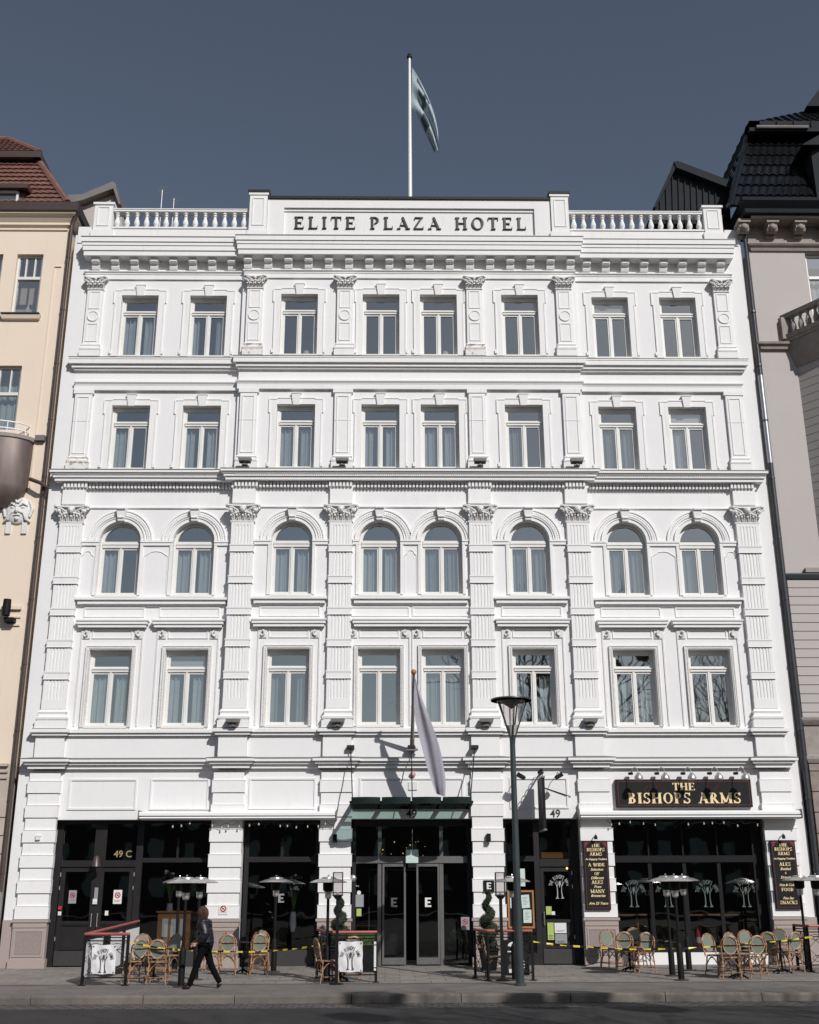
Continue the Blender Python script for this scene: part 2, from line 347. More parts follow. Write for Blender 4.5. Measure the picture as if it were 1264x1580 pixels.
# ============================================================ HOTEL
YW=0.0; YC=-.13           # wing plane, centre plane
XS=[-8.65,-6.46,-3.53,-.92,.92,3.53,6.46,8.65]
yw=lambda x: YC if abs(x)<5.3 else YW
HT=thing('hotel','white stucco hotel with arched and framed windows, fluted pilasters and a roof balustrade','building')
XE=10.93
Z5b,Z5t=z(547.5),z(454.7); Z4b,Z4t=z(722.5),z(624.4); Z3b,Z3s=z(917),11.80; Z2b,Z2t=6.33,z(1001)
def wallrow(mb,xa,xb,z0,z1,y,ops,dep=.30):
    x=xa; N=14
    for (cx,hw,zb,zt,arch) in sorted(ops):
        l,r=cx-hw,cx+hw
        mb.face([(x,y,z0),(l,y,z0),(l,y,z1),(x,y,z1)])
        mb.face([(l,y,z0),(r,y,z0),(r,y,zb),(l,y,zb)])
        if arch:
            A=[(cx-hw*cos(PI*k/N),zt+hw*sin(PI*k/N)) for k in range(N+1)]
            for (a,b) in zip(A[:-1],A[1:]):
                mb.face([(a[0],y,a[1]),(b[0],y,b[1]),(b[0],y,z1),(a[0],y,z1)])
                mb.face([(a[0],y,a[1]),(a[0],y+dep,a[1]),(b[0],y+dep,b[1]),(b[0],y,b[1])])
        else:
            mb.face([(l,y,zt),(r,y,zt),(r,y,z1),(l,y,z1)])
            mb.face([(l,y,zt),(l,y+dep,zt),(r,y+dep,zt),(r,y,zt)])
        mb.face([(l,y,zb),(l,y+dep,zb),(l,y+dep,zt),(l,y,zt)])
        mb.face([(r,y,zb),(r,y,zt),(r,y+dep,zt),(r,y+dep,zb)])
        mb.face([(l,y,zb),(r,y,zb),(r,y+dep,zb),(l,y+dep,zb)])
        x=r
    mb.face([(x,y,z0),(xb,y,z0),(xb,y,z1),(x,y,z1)])
wl=MB()
XR=5.36
rows=[(5.0,10.0,[(.61,Z2b,Z2t,0)]),(10.0,14.0,[(.61,Z3b,Z3s,1)]),(14.0,17.85,[(.59,Z4b,Z4t,0)]),(17.85,22.3,[(.59,Z5b,Z5t,0)])]
for z0,z1,o in rows:
    hw,zb,zt,ar=o[0]
    wallrow(wl,-XE,-XR,z0,z1,YW,[(x,hw,zb,zt,ar) for x in XS[:2]])
    wallrow(wl,-XR,XR,z0,z1,YC,[(x,hw,zb,zt,ar) for x in XS[2:6]])
    wallrow(wl,XR,XE,z0,z1,YW,[(x,hw,zb,zt,ar) for x in XS[6:]])
for s in (-1,1): wl.face([(s*XR,YC,3.78),(s*XR,YW,3.78),(s*XR,YW,22.3),(s*XR,YC,22.3)])
# body: sides, back, roof deck
wl.face([(-XE,0,0),(-XE,14,0),(-XE,14,22.3),(-XE,0,22.3)]); wl.face([(XE,0,0),(XE,0,22.3),(XE,14,22.3),(XE,14,0)])
wl.face([(-XE,14,0),(XE,14,0),(XE,14,22.3),(-XE,14,22.3)])
# ground storey lintel band
wl.box(-9.83,-5.36,0,.5,3.78,5.0); wl.box(-5.36,5.36,YC,.5,3.78,5.0); wl.box(5.36,9.83,0,.5,3.78,5.0)
for s in (-1,1): wl.box(min(s*9.83,s*XE),max(s*9.83,s*XE),0,.6,0,5.0)
for c in (-5.05,-2.08,2.08,5.05): wl.box(c-.40,c+.40,YC,.6,0,3.78)
wl.build('wall',M['white'],HT)
rf=MB(); rf.box(-XE+.01,XE-.01,.2,13.99,22.1,22.26); rf.build('roof_deck',M['roofdark'],HT)
# rooms behind the windows
rm=MB()
rm.face([(-XE+.1,2.6,5),(XE-.1,2.6,5),(XE-.1,2.6,22.2),(-XE+.1,2.6,22.2)])
for q in (5.0,9.55,13.45,17.3,21.2):
    rm.box(-XE+.1,XE-.1,.32,2.6,q,q+.1)
for x in (-7.55,-5.3,-2.2,0,2.2,5.3,7.55): rm.box(x-.05,x+.05,.35,2.6,5.1,22.1)
rm.build('room_shell',M['room'],HT)
# ---- windows
def leafframe(m,l,r,b,t,y,w=.055,d=.05):
    m.box(l,l+w,y,y+d,b,t); m.box(r-w,r,y,y+d,b,t); m.box(l+w,r-w,y,y+d,b,b+w); m.box(l+w,r-w,y,y+d,t-w,t)
def make_window(kind,H,hw):
    # local origin: bottom centre of the opening at the wall face
    m=MB(); g=MB(); y=.17
    fw=.065
    if kind=='arch':
        zs=H; ztop=None
        m.box(-hw,-hw+fw,y,y+.09,0,zs); m.box(hw-fw,hw,y,y+.09,0,zs); m.box(-hw+fw,hw-fw,y,y+.09,0,.07)
        m.ring(0,zs,hw-fw-.03,hw+.001,0,PI,y,y+.09,18)
        m.box(-hw+fw,hw-fw,y-.03,y+.09,zs-.16,zs+.03); m.box(-hw+fw,hw-fw,y-.05,y-.03,zs-.07,zs-.03)
        tl=zs-.16
        N=14; R=hw-fw-.02
        g.face([(R*cos(PI*k/N),y+.05,zs+.02+R*sin(PI*k/N)) for k in range(N+1)])
    else:
        m.box(-hw,-hw+fw,y,y+.09,0,H); m.box(hw-fw,hw,y,y+.09,0,H); m.box(-hw+fw,hw-fw,y,y+.09,0,.06); m.box(-hw+fw,hw-fw,y,y+.09,H-.09,H)
        tl=H-.62; m.box(-hw+fw,hw-fw,y-.025,y+.09,tl,tl+.11); m.box(-hw+fw,hw-fw,y-.05,y-.026,tl+.07,tl+.105)
        leafframe(m,-hw+fw,hw-fw,tl+.111,H-.091,y+.02,.05,.05)
        g.face([(-hw+fw,y+.05,tl+.11),(hw-fw,y+.05,tl+.11),(hw-fw,y+.05,H-.09),(-hw+fw,y+.05,H-.09)])
    for s in (-1,1):
        l,r=(-hw+fw,-.015) if s<0 else (.015,hw-fw)
        leafframe(m,l,r,.061,tl-.001,y+.015,.06,.05)
        g.face([(l,y+.05,.06),(r,y+.05,.06),(r,y+.05,tl),(l,y+.05,tl)])
        for k in (-1,1): m.box((l+r)/2+k*.13-.01,(l+r)/2+k*.13+.01,y+.0,y+.014,tl-.035,tl-.02)
    m.box(-.035,.035,y-.012,y+.05,.061,tl-.001)
    m.box(-hw-.0,hw+.0,-.03,y-.001,-.05,.012)
    return m.mesh('window',M['frame']),g.mesh('pane',M['glass'])
def make_curtain(hw,H,spec,m='curtain',seed=0):
    c=MB(); rnd=random.Random(seed)
    for (a,b,top) in spec:
        n=28; pts=[]; ph=rnd.random()*6
        for k in range(n+1):
            u=a+(b-a)*k/n; pts.append((u,.34+.035*sin(u*46+ph)+.02*sin(u*83+ph)))
        for k in range(n):
            c.face([(pts[k][0],pts[k][1],.02),(pts[k+1][0],pts[k+1][1],.02),(pts[k+1][0],pts[k+1][1],top),(pts[k][0],pts[k][1],top)])
    return c.mesh('curtain',M[m],True)
W5=make_window('rect',Z5t-Z5b,.59); W4=make_window('rect',Z4t-Z4b,.59); W3=make_window('arch',Z3s-Z3b,.61); W2=make_window('rect',Z2t-Z2b,.61)
CB=[(-.55,-.12,2.0),(.12,.55,2.0)]; CL=[(-.55,-.02,2.0)]; CN=[(-.55,-.30,2.0),(.25,.52,2.0)]; CW=[(-.56,-.22,2.0),(-.10,.02,2.0),(.18,.56,2.0)]
curt={}
for nm,sp,h in (('B',CB,1.42),('L',CL,1.4),('N',CN,1.4),('W',CW,1.45)):
    sp=[(a,b,h) for a,b,_ in sp]; curt[nm]=make_curtain(.59,2,sp,'curtain',3); curt[nm.lower()]=make_curtain(.59,2,sp,'curtaind',4)
pat={5:'BN......',4:'LWBWBlbL',3:'LBBBbbbl',2:'BWn.bWW.'}
sh5=MB()  # lamp on a sill inside
sh5.lathe([(.09,.30),(.16,.02)],(0,.5,.05),12); lampme=sh5.mesh('lamp_shade',M['paper'],True)
for lv,(wm,gm),zb in ((5,W5,Z5b),(4,W4,Z4b),(3,W3,Z3b),(2,W2,Z2b)):
    for i,x in enumerate(XS):
        w=link('window',wm,HT,(x,yw(x),zb)); link('pane',gm,w)
        c=pat[lv][i]
        if c in curt: link('curtain',curt[c],w)
        if (lv,i) in ((4,7),(2,1),(5,6)):
            bl=MB(); hh,nn={5:(Z5t-Z5b,6),4:(Z4t-Z4b,1),2:(Z2t-Z2b,9)}[lv]
            for k_ in range(nn): bl.box(-.5,.5,.29,.30,hh-.5+.40*k_/nn,hh-.5+.40*(k_+.85)/nn)
            bl.build('blind',M['paper'],w)
        if lv==5 and i in (2,4): link('lamp_shade',lampme,w,(.22,0,0))
# ---- window surrounds
def sur_rect(H,hw):
    m=MB(); o=.80; t=.028
    for s in (-1,1):
        m.box(min(s*o,s*hw),max(s*o,s*hw),-t,.005,-.02,H); m.box(min(s*o,s*(o+.05)),max(s*o,s*(o+.05)),-t,.005,H-.28,H)
    m.box(-o-.05,o+.05,-t,.005,H,H+.19); m.box(-o+.25,o-.25,-t,.005,H+.19,H+.225)
    for s in (-1,1):
        m.box(min(s*o,s*(o-.035)),max(s*o,s*(o-.035)),-t-.016,-t,.16,H-.28)
        m.box(min(s*(o+.05),s*(o+.015)),max(s*(o+.05),s*(o+.015)),-t-.016,-t,H-.28,H+.155)
        m.box(min(s*(o-.22),s*(o+.05)),max(s*(o-.22),s*(o+.05)),-t-.016,-t,H+.155,H+.19)
        m.box(s*(o+.01)-.04,s*(o+.01)+.04,-t-.02,-t-.0,.05,.18)
    m.box(-o+.22,o-.22,-t-.018,-t,H+.19,H+.225)
    m.hexa([(-.10,-.07,H-.03),(.10,-.07,H-.03),(.10,0,H-.03),(-.10,0,H-.03)],[(-.145,-.095,H+.33),(.145,-.095,H+.33),(.145,0,H+.33),(-.145,0,H+.33)])
    m.box(-.16,.16,-.11,0,H+.331,H+.36)
    return m.mesh('window_surround',M['white2'])
s5=sur_rect(Z5t-Z5b,.59); s4=sur_rect(Z4t-Z4b,.59)
def sur_arch():
    m=MB(); zs=Z3s-Z3b
    m.ring(0,zs,.615,.72,0,PI,-.05,.005,22)
    m.ring(0,zs,.72,.745,0,PI,-.08,.005,22)
    m.ring(0,zs,.80,.925,0,PI,-.045,.005,22); m.ring(0,zs,.925,.955,0,PI,-.07,.005,22)
    for k in range(44):     # beads on the outer ring
        a=PI*(k+.5)/44
        if abs(a-PI/2)<.16: continue
        m.ball((.862*cos(a),-.045,zs+.862*sin(a)),.022,6,4)
    for s in (-1,1): m.box(min(s*.615,s*.70),max(s*.615,s*.70),-.045,.005,.0,zs-.10)
    m.hexa([(-.09,-.16,zs+.60),(.09,-.16,zs+.60),(.09,0,zs+.60),(-.09,0,zs+.60)],[(-.15,-.21,zs+1.0),(.15,-.21,zs+1.0),(.15,0,zs+1.0),(-.15,0,zs+1.0)])
    m.tube([(-.13,-.22,zs+.97),(.13,-.22,zs+.97)],.04,8); m.tube([(-.09,-.18,zs+.70),(.09,-.18,zs+.70)],.03,8)
    return m.mesh('window_surround',M['white2'])
s3=sur_arch()
def sur_2():
    m=MB(); H=Z2t-Z2b
    for s in (-1,1):
        m.box(min(s*.612,s*.69),max(s*.612,s*.69),-.055,.004,-.02,H+.08); m.box(min(s*.69,s*.715),max(s*.69,s*.715),-.075,.004,-.02,H+.105)
        m.box(min(s*.86,s*.90),max(s*.86,s*.90),-.03,.004,0,H+.6)
    m.box(-.612,.612,-.055,.004,H+.001,H+.08); m.box(-.69,.69,-.075,.004,H+.08,H+.105)
    for k in range(46):
        q=.05+k*(H/46)
        for s in (-1,1): m.ball((s*.65,-.055,q),.026,6,4)
    for k in range(26): m.ball((-.6+k*.048,-.055,H+.04),.024,6,4)
    return m.mesh('window_surround',M['carved'])
s2=sur_2()
for me,zb in ((s5,Z5b),(s4,Z4b),(s3,Z3b),(s2,Z2b)):
    for x in XS: link('window_surround',me,HT,(x,yw(x),zb))
# ---- horizontal mouldings, wings and centre (the centre stands 13 cm proud)
def course(name,prof,mat='white2',ins=.0,centre=True,wings=True,xe=10.45,xr=5.28,dz=0):
    m=MB()
    p=[(o,q+dz) for o,q in prof]; pw=[(o,q-.005) for o,q in p]
    if wings:
        m.mould(pw,-xe,-xr,YW,YW+.02); m.mould(pw,xr,xe,YW,YW+.02)
    if centre: m.mould(p,-xr,xr,YC,YC+.16)
    return m.build(name,M[mat],HT)
# main cornice
zp_=lambda o,py:(o,z(py,YC-o))
def steps(*L):   # vertical fascias (projection, top row, bottom row) from top to bottom -> profile from bottom to top
    zt=z(L[0][1],YC-L[0][0]); P=[]
    for (o,a,b) in L:
        zb=z(b,YC-o); P+=[(o,zt),(o,zb)]; zt=zb
    P.append((0,zt)); return P[::-1]
c0=z(364,YC-.47)
course('cornice',steps((.47,364,370.6),(.435,370.6,376.3),(.41,376.3,384.2),(.375,384.2,392.3))+[(.0,c0+.2)],xe=10.12,xr=5.14)
lead=MB()
for (a,b,y,e_) in ((-10.12,-5.14,YW,.004),(-5.14,5.14,YC,0),(5.14,10.12,YW,.004)): lead.mould([(.0,c0+.003-e_),(.485,c0+.003-e_),(.485,c0+.03-e_),(0,c0+.225-e_)],a,b,y,y+.02)
lead.build('cornice_flashing',M['lead'],HT)
zmt=z(392,YC-.34)-.012; zmb=z(414.5,YC-.10)
mm=MB()
hm=zmt-zmb
mm.prismx([(0,zmb),(-.10,zmb+.01),(-.125,zmb+.2*hm),(-.14,zmb+.42*hm),(-.19,zmb+.46*hm),(-.235,zmb+.52*hm),(-.25,zmb+.62*hm),(-.25,zmb+.86*hm),(0,zmb+.86*hm)],-.125,.125)
mm.box(-.145,.145,-.275,0,zmb+.86*hm+.001,zmt); mm.box(-.10,.10,-.262,-.249,zmb+.6*hm,zmb+.82*hm)
mme=mm.mesh('modillion',M['white2'])
for k in range(-8,9): link('modillion',mme,HT,(k*.652,YC,0))
xl=at(146.8,405,-.25).x; xr_=at(357,405,-.25).x
for k in range(8):
    x=xl+(xr_-xl)*k/7
    link('modillion',mme,HT,(x,YW,0)); link('modillion',mme,HT,(-x,YW,0))
zb1=z(416,YC-.1); zb2=z(429,YC-.06)
course('frieze_moulding',[(.0,zb1-.12),(.05,zb1-.10),(.05,zb1-.06),(.10,zb1-.03),(.10,zb1),(.0,zb1+.02)],xe=10.42)
course('architrave',[(.0,zb2-.0),(.055,zb2),(.055,zb2+.17),(.075,zb2+.17),(.075,zb1-.11),(.0,zb1-.11)],xe=10.42)
# 5/4 storey course
a0=z(549.5,YC-.25)
course('string_course',steps((.25,549.5,551.5),(.235,551.5,558.5),(.16,558.5,565),(.10,565,569))+[(0,a0+.05)],xe=10.42)
m=MB()
for (a,b,y) in ((-10.42,-5.28,YW),(-5.28,5.28,YC),(5.28,10.42,YW)): m.mould([(0,a0+.003),(.262,a0+.003),(.262,a0+.02),(0,a0+.068)],a,b,y,y+.02)
m.build('course_flashing',M['lead'],HT)
b0=z(586.5,YC-.15)
course('string_course',[(.0,b0-.12),(.10,b0-.115),(.11,b0-.08),(.15,b0-.03),(.15,b0),(.0,b0+.03)],xe=10.32)
# architrave zone behind the fourth-storey pilasters
course('architrave',[(.0,b0-.275),(.098,b0-.275),(.098,b0-.121),(.0,b0-.121)],xe=10.36)
# 4/3 cornice with dentils
d0=z(723,YC-.42)
course('cornice',steps((.42,723,726.3),(.37,726.3,729.5),(.33,729.5,734.3),(.28,734.3,740),(.12,740,743.2))+[(0,d0+.1)],xe=10.42)
m=MB()
for (a,b,y) in ((-10.42,-5.28,YW),(-5.28,5.28,YC),(5.28,10.42,YW)): m.mould([(0,d0+.003),(.435,d0+.003),(.435,d0+.02),(0,d0+.125)],a,b,y,y+.02)
m.build('cornice_flashing',M['lead'],HT)
PX=[-10.13,-5.0,-2.08,2.08,5.0,10.13]
dn=MB(); db=z(751.2,YC-.13); dt=z(743.6,YC-.13)
x=-10.40
while x<10.42:
    y=yw(x); near=any(abs(x-p)<.38 for p in PX)
    pr=.20 if near else .13
    dn.box(x-.032,x+.032,y-pr,y+.0,db,dt); x+=.105
for p in PX: dn.box(p-.39,p+.39,yw(p*.99)-.12,yw(p*.99),db-.02,dt-.002)
dn.build('dentil_course',M['white2'],HT)
bd=MB(); x=-10.6
while x<10.65:
    y=yw(x); bd.ball((x,y-.335,z(731.5,YC-.35)),.022,5,4); x+=.062
bd.build('bead_moulding',M['white2'],HT)
# frieze strips above the giant pilasters and architrave line over the arches
fz=MB()
for p in PX:
    y=yw(p*.99); fz.box(p-.34,p+.34,y-.12,y,z(776,-.25)+.0,db-.021)
e0=z(782,-.2)
fz.mould([(0,e0-.02),(.05,e0),(.05,e0+.03),(.02,e0+.05)],-10.2,-5.28,YW); fz.mould([(0,e0-.02),(.05,e0),(.05,e0+.03),(.02,e0+.05)],-5.28,5.28,YC); fz.mould([(0,e0-.02),(.05,e0),(.05,e0+.03),(.02,e0+.05)],5.28,10.2,YW)
fz.build('frieze',M['white2'],HT)
# imposts and bay mouldings between giant pilasters
bays=[(-9.78,-5.36),(-4.64,-2.44),(-1.72,1.72),(2.44,4.64),(5.36,9.78)]
bm=MB()
zi=Z3s-.05
for (a,b) in bays:
    y=yw((a+b)/2); xs=[x for x in XS if a<x<b]; bm=MB(); pn=MB()
    e=[a]+[v for x in xs for v in (x-.61,x+.61)]+[b]
    for k in range(0,len(e),2):
        im=MB(); im.box(e[k]+.0,e[k+1]-.0,y-.075,y,zi,zi+.06); im.box(e[k],e[k+1],y-.05,y,zi-.09,zi-.001); im.build('impost',M['white2'],HT)
        w=e[k+1]-e[k]
        if w>.5:
            l,r=e[k]+.12,e[k+1]-.12
            if e[k]==a: l=a-.01
            if e[k+1]==b: r=b+.01
            cpt=(l+r)/2; zt=zi-.42
            pn.box(l,l+.02,y-.022,y,Z3b+.05,zt); pn.box(r-.02,r,y-.022,y,Z3b+.05,zt)
            pn.tube([(l+.01,y-.01,zt),(l+.08,y-.01,zt+.05),(l+(r-l)*.3,y-.01,zt+.14),(cpt,y-.01,zt+.16),(r-(r-l)*.3,y-.01,zt+.14),(r-.08,y-.01,zt+.05),(r-.01,y-.01,zt)],.014,6)
    # sill course of the arched storey
    q=z(920,YC-.2); bm.mould(steps((.19,920,923.5),(.13,923.5,930),(.05,930,934))+[(0,q+.03)],a+.19,b-.19,y,y+.01)
    # panels under
    zt,zb_=z(936),z(951)-.0
    for x in xs: pn.outline(x-.88,x+.88,zb_,zt,y,.035,.028)
    # hoods
    q=z(954,YC-.28)
    groups=[(xs[0]-1.1,xs[-1]+1.1)] if (len(xs)==1 or abs(xs[0])<1) else [(x-1.05,x+1.05) for x in xs]
    for (l,r) in groups:
        l=max(l,a+.0);r=min(r,b-.0)
        hd=MB(); hd.mould(steps((.22,954,956),(.19,956,961),(.15,961,966))+[(0,q+.05)],l+.22,r-.22,y,y+.01); hd.build('window_hood',M['white2'],HT)
    for x in xs:
        t_=z(970,-.18); b_=z(983.5,-.18)
        for s in (-1,1):
            c=x+s*.76
            con=MB(); con.box(c-.12,c+.12,y-.035,y,b_,t_)
            con.tube([(c+s*.0,y-.07,t_-.05),(c-s*.05,y-.09,t_-.09),(c-s*.05,y-.08,b_+.1),(c+s*.02,y-.07,b_+.05),(c+s*.06,y-.06,b_+.10)],[.035,.03,.028,.024,.015],8); con.build('hood_bracket',M['carved'],HT,True)
        pn.outline(x-.58,x+.58,z(984),t_,y,.03,.026)
    bm.build('sill_course',M['white2'],HT); pn.build('panel_moulding',M['white2'],HT)
# lower courses (break forward over the piers)
lw=MB()
f0=z(1124,YC-.15); g0=z(1170,YC-.26)
prA=steps((.15,1124,1129),(.09,1129,1133.8))+[(0,f0+.03)]
prB=steps((.26,1170,1174),(.19,1174,1178.5),(.11,1178.5,1185))+[(0,g0+.05)]
for pr in (prA,prB):
    lw.mould(pr,-10.4,-5.3,YW,YW+.02); lw.mould(pr,5.3,10.4,YW,YW+.02); lw.mould(pr,-5.3,5.3,YC,YC+.02)
    for p in PX: y=yw(p*.99); lw.mould(pr,p-.40,p+.40,y-.12,y)
for p in PX: y=yw(p*.99); lw.box(p-.40,p+.40,y-.12,y,g0+.03,z(1134,YC))
lw.build('string_course',M['white2'],HT)
m=MB()
for (a,b,y) in ((-10.4,-5.3,YW),(-5.3,5.3,YC),(5.3,10.4,YW)): m.mould([(0,g0+.004),(.272,g0+.004),(.272,g0+.02),(0,g0+.07)],a,b,y,y+.02)
for p in PX: y=yw(p*.99); m.mould([(0,g0+.006),(.272,g0+.006),(.272,g0+.022),(0,g0+.075)],p-.40,p+.40,y-.12,y)
m.build('course_flashing',M['lead'],HT)
# ---- upper pilasters
def pil(hw,z0,z1,y,panel=True,disc=None):
    m=MB(); t=.10
    m.box(-hw,hw,y-t,y,z0,z1)
    if panel:
        w=.03; l,r=-hw+.07,hw-.07; a,b=z0+.08,z1-.1
        if disc:
            m.outline(l,r,a,disc-.26,y-t,w,.018); m.outline(l,r,disc+.26,b,y-t,w,.018)
            m.ring(0,disc,.15,.185,0,2*PI,y-t-.03,y-t,24); m.ring(0,disc,.0,.15,0,2*PI,y-t-.012,y-t,20)
        else: m.outline(l,r,a,b,y-t,w,.02)
    return m
def base(hw,z0,z1):
    h=z1-z0; t=.10
    return [(t+.07,z0),(t+.07,z0+h*.45),(t+.02,z0+h*.47),(t+.06,z0+h*.52),(t+.07,z0+h*.62),(t+.03,z0+h*.72),(t+.03,z0+h*.80),(t+.05,z0+h*.88),(t+.0,z1)]
def capital(hw,zt,zb,y,t,head):
    m=MB(); H=zt-zb; ah=hw*1.48
    # abacus
    N=8; top=[]
    pts=[(-ah,y),(-ah,y-t-.16),(-ah+.07,y-t-.20)]+[(-ah+.07+(2*ah-.14)*k/N,y-t-.20+.07*sin(PI*k/N)) for k in range(1,N)]+[(ah-.07,y-t-.20),(ah,y-t-.16),(ah,y)]
    m.prismz(pts,zt-H*.10,zt)
    m.box(-hw-.015,hw+.015,y-t-.03,y,zb-.045,zb)
    # bell
    m.hexa([(-hw,y-t,zb),(hw,y-t,zb),(hw,y,zb),(-hw,y,zb)],[(-hw*1.12,y-t-.07,zt-H*.1),(hw*1.12,y-t-.07,zt-H*.1),(hw*1.12,y,zt-H*.1),(-hw*1.12,y,zt-H*.1)])
    # volutes
    for s in (-1,1):
        pts=[]; rr=[]
        for k in range(16):
            a=k/15*2.3*PI; r=.10*hw/.34*(1-k/19); pts.append((s*(hw*1.12+r*cos(a)),y-t-.12,zt-H*.30+r*sin(a)*1.1)); rr.append(.036*hw/.34)
        m.tube(pts,rr,6)
        m.tube([(s*hw*.15,y-t-.06,zb+H*.35),(s*hw*.45,y-t-.12,zb+H*.62),(s*hw*.85,y-t-.14,zt-H*.2),(s*hw*1.18,y-t-.14,zt-H*.16)],[.02,.03,.035,.03],6)
    # acanthus leaves
    for row,(n,q0,q1) in enumerate(((4,zb,zb+H*.42),(3,zb+H*.12,zb+H*.62))):
        for k in range(n):
            c=-hw+2*hw*(k+.5)/n if row==0 else -hw*.66+hw*.66*k
            w=hw*.24
            for s in (-1,0,1):
                m.tube([(c+s*w*.5,y-t-.005,q0),(c+s*w*.8,y-t-.05-.02*row,q0+(q1-q0)*.6),(c+s*w,y-t-.11-.02*row,q1-(abs(s)*.04)),(c+s*w*1.1,y-t-.13-.02*row,q1-.05-(abs(s)*.03))],[.03,.035,.028,.012],6)
    if head:
        m.ball((0,y-t-.15,zt-H*.33),.095,10,8,.9,1,1.12); m.ball((0,y-t-.13,zt-H*.22),.115,10,6,1,.9,.7)
        m.ball((0,y-t-.245,zt-H*.36),.018,6,4)
        for s in (-1,1): m.ball((s*.2,y-t-.1,zt-H*.55),.06,8,5,1.3,.8,.8); m.ball((s*.36,y-t-.12,zt-H*.36),.065,8,5)
    else: m.ball((0,y-t-.12,zt-H*.2),.05,8,5)
    return m
P5=[-10.08,-4.95,-2.07,2.07,4.95,10.08]
z5b=z(549,-.3)+.03; z5bt=z(529,-.23); z5c=z(444,-.23); z5ct=z(425,-.4)
for p in P5:
    y=yw(p*.99)
    o=pil(.25,z5bt,z5c,y,True,z(486,-.25)).build('pilaster',M['white2'],HT,loc=(p,0,0))
    m=MB(); m.mould(base(.25,z5b,z5bt),-.15,.15,y,y); m.build('base',M['peel' if p in (-4.95,2.07) else 'white2'],o)
    capital(.25,z5ct,z5c,y,.10,False).build('capital',M['carved'],o,True)
z4b=z(722,-.3); z4bt=z(702,-.25)
P4=[-10.13,-5.0,-2.08,2.08,5.0,10.13]
for p in P4:
    y=yw(p*.99); zt4=b0-.27
    m=pil(.26,z4bt,zt4-.14,y); m.box(-.31,.31,y-.125,y,zt4-.14,zt4+.002); m.box(-.255,.255,y-.112,y-.1,z(648,-.23)-.01,z(648,-.23))
    o=m.build('pilaster',M['white2'],HT,loc=(p,0,0))
    m=MB(); m.mould(base(.26,z4b,z4bt),-.16,.16,y,y); m.build('base',M['peel' if p==-10.13 else 'white2'],o)
# ---- giant fluted pilasters (second and third storeys)
GP=[-10.13,-5.0,-2.08,2.08,5.0,10.13]
zc3t=z(776.6,-.5); zc3=z(802.5,-.3)
bands=[z(845,-.3),z(893.3,-.3),z(942,-.3),z(991,-.3),z(1040.5,-.3)]
def giant(y):
    m=MB(); hw=.335; t=.11; bh=.115
    zb_=z(1092,-.3)
    seg=[zc3-.0]+[v for b in bands for v in (b+bh,b-bh)]+[zb_]
    for k in range(0,len(seg),2):
        t1,b1=seg[k],seg[k+1]
        m.box(-hw,hw,y-t,y,b1,t1)
        # fillets between flutes stand proud
        n=6; ftop=t1-(.14 if k==0 else .0); fbot=b1+(.10 if k==len(seg)-2 else .0)
        if k==len(seg)-2: fbot=b1+.28
        for i in range(n+1):
            cx=-hw+.03+(2*hw-.06)*i/n if False else -hw+.05+(2*hw-.10)*i/n
            w=.022 if i not in (0,n) else .045
            m.prismz([(cx-w-.012,y-t),(cx-w,y-t-.019),(cx+w,y-t-.019),(cx+w+.012,y-t)],fbot,ftop)
        if k==0: m.box(-hw,hw,y-t-.020,y-t,ftop,t1-.0)
        if k==len(seg)-2: m.box(-hw,hw,y-t-.020,y-t,b1,fbot)
    for b in bands:
        m.box(-hw-.012,hw+.012,y-t-.045,y,b-bh,b+bh)
        m.box(-hw-.025,hw+.025,y-t-.06,y,b+bh-.04,b+bh)
        m.box(-hw-.025,hw+.025,y-t-.055,y,b-bh,b-bh+.02)
    return m,zb_
for p in GP:
    y=yw(p*.99); m,zb_=giant(y)
    o=m.build('pilaster',M['white2'],HT,loc=(p,0,0))
    f=f0+.03
    mb=MB(); h=zb_-f; t=.11
    mb.mould([(t+.11,f),(t+.11,f+h*.36),(t+.06,f+h*.38),(t+.10,f+h*.46),(t+.11,f+h*.56),(t+.05,f+h*.64),(t+.045,f+h*.74),(t+.07,f+h*.84),(t+.0,zb_)],-.225,.225,y,y)
    mb.build('base',M['white2'],o)
    capital(.35,zc3t,zc3,y,.11,True).build('capital',M['carved'],o,True)
# ---- ground storey piers
RP=[-10.17,-5.06,-2.08,2.08,5.06,10.17]
for p in RP:
    y=(YC if abs(p)<5.5 else YW)-.06
    m=MB(); q=1.2
    for k in range(6):
        m.box(-.45,.45,y-.07,y+.1,q+.012,q+.345); m.box(-.455,.455,y-.075,y+.1,q+.325,q+.335) if False else None
        m.box(-.42,.42,y-.035,y+.1,q-.0,q+.012) if k==0 else None
        m.box(-.42,.42,y-.035,y+.1,q+.345,q+.655 if k<5 else g0-.36); q+=.655
        m.box(-.46,.46,y-.08,y+.1,q-.655+.33,q-.655+.346)
    o=m.build('rusticated_pier',M['white2'],HT,loc=(p,0,0))
    g=MB(); hw=.45
    g.box(-hw-.04,hw+.04,y-.12,y+.1,0-.12,.22); g.box(-hw,hw,y-.08,y+.1,.22,1.0); g.box(-hw-.0,hw+.0,y-.10,y+.1,1.0,1.13); g.box(-hw-.035,hw+.035,y-.125,y+.1,1.13,1.2)
    gp=g.build('granite_plinth',M['granite'],o)
    g=MB(); g.outline(-hw+.05,hw-.05,.27,.95,y-.08,.05,.02); g.build('plinth_frame',M['granite'],o)
    g=MB(); g.box(-hw+.11,hw-.11,y-.088,y-.08,.33,.89); g.build('plinth_panel',M['granite2'],o)
for s in (-1,1): g=MB(); g.box(min(s*10.66,s*XE),max(s*10.66,s*XE),-.05,.05,-.1,1.19); g.build('granite_plinth',M['granite'],HT)
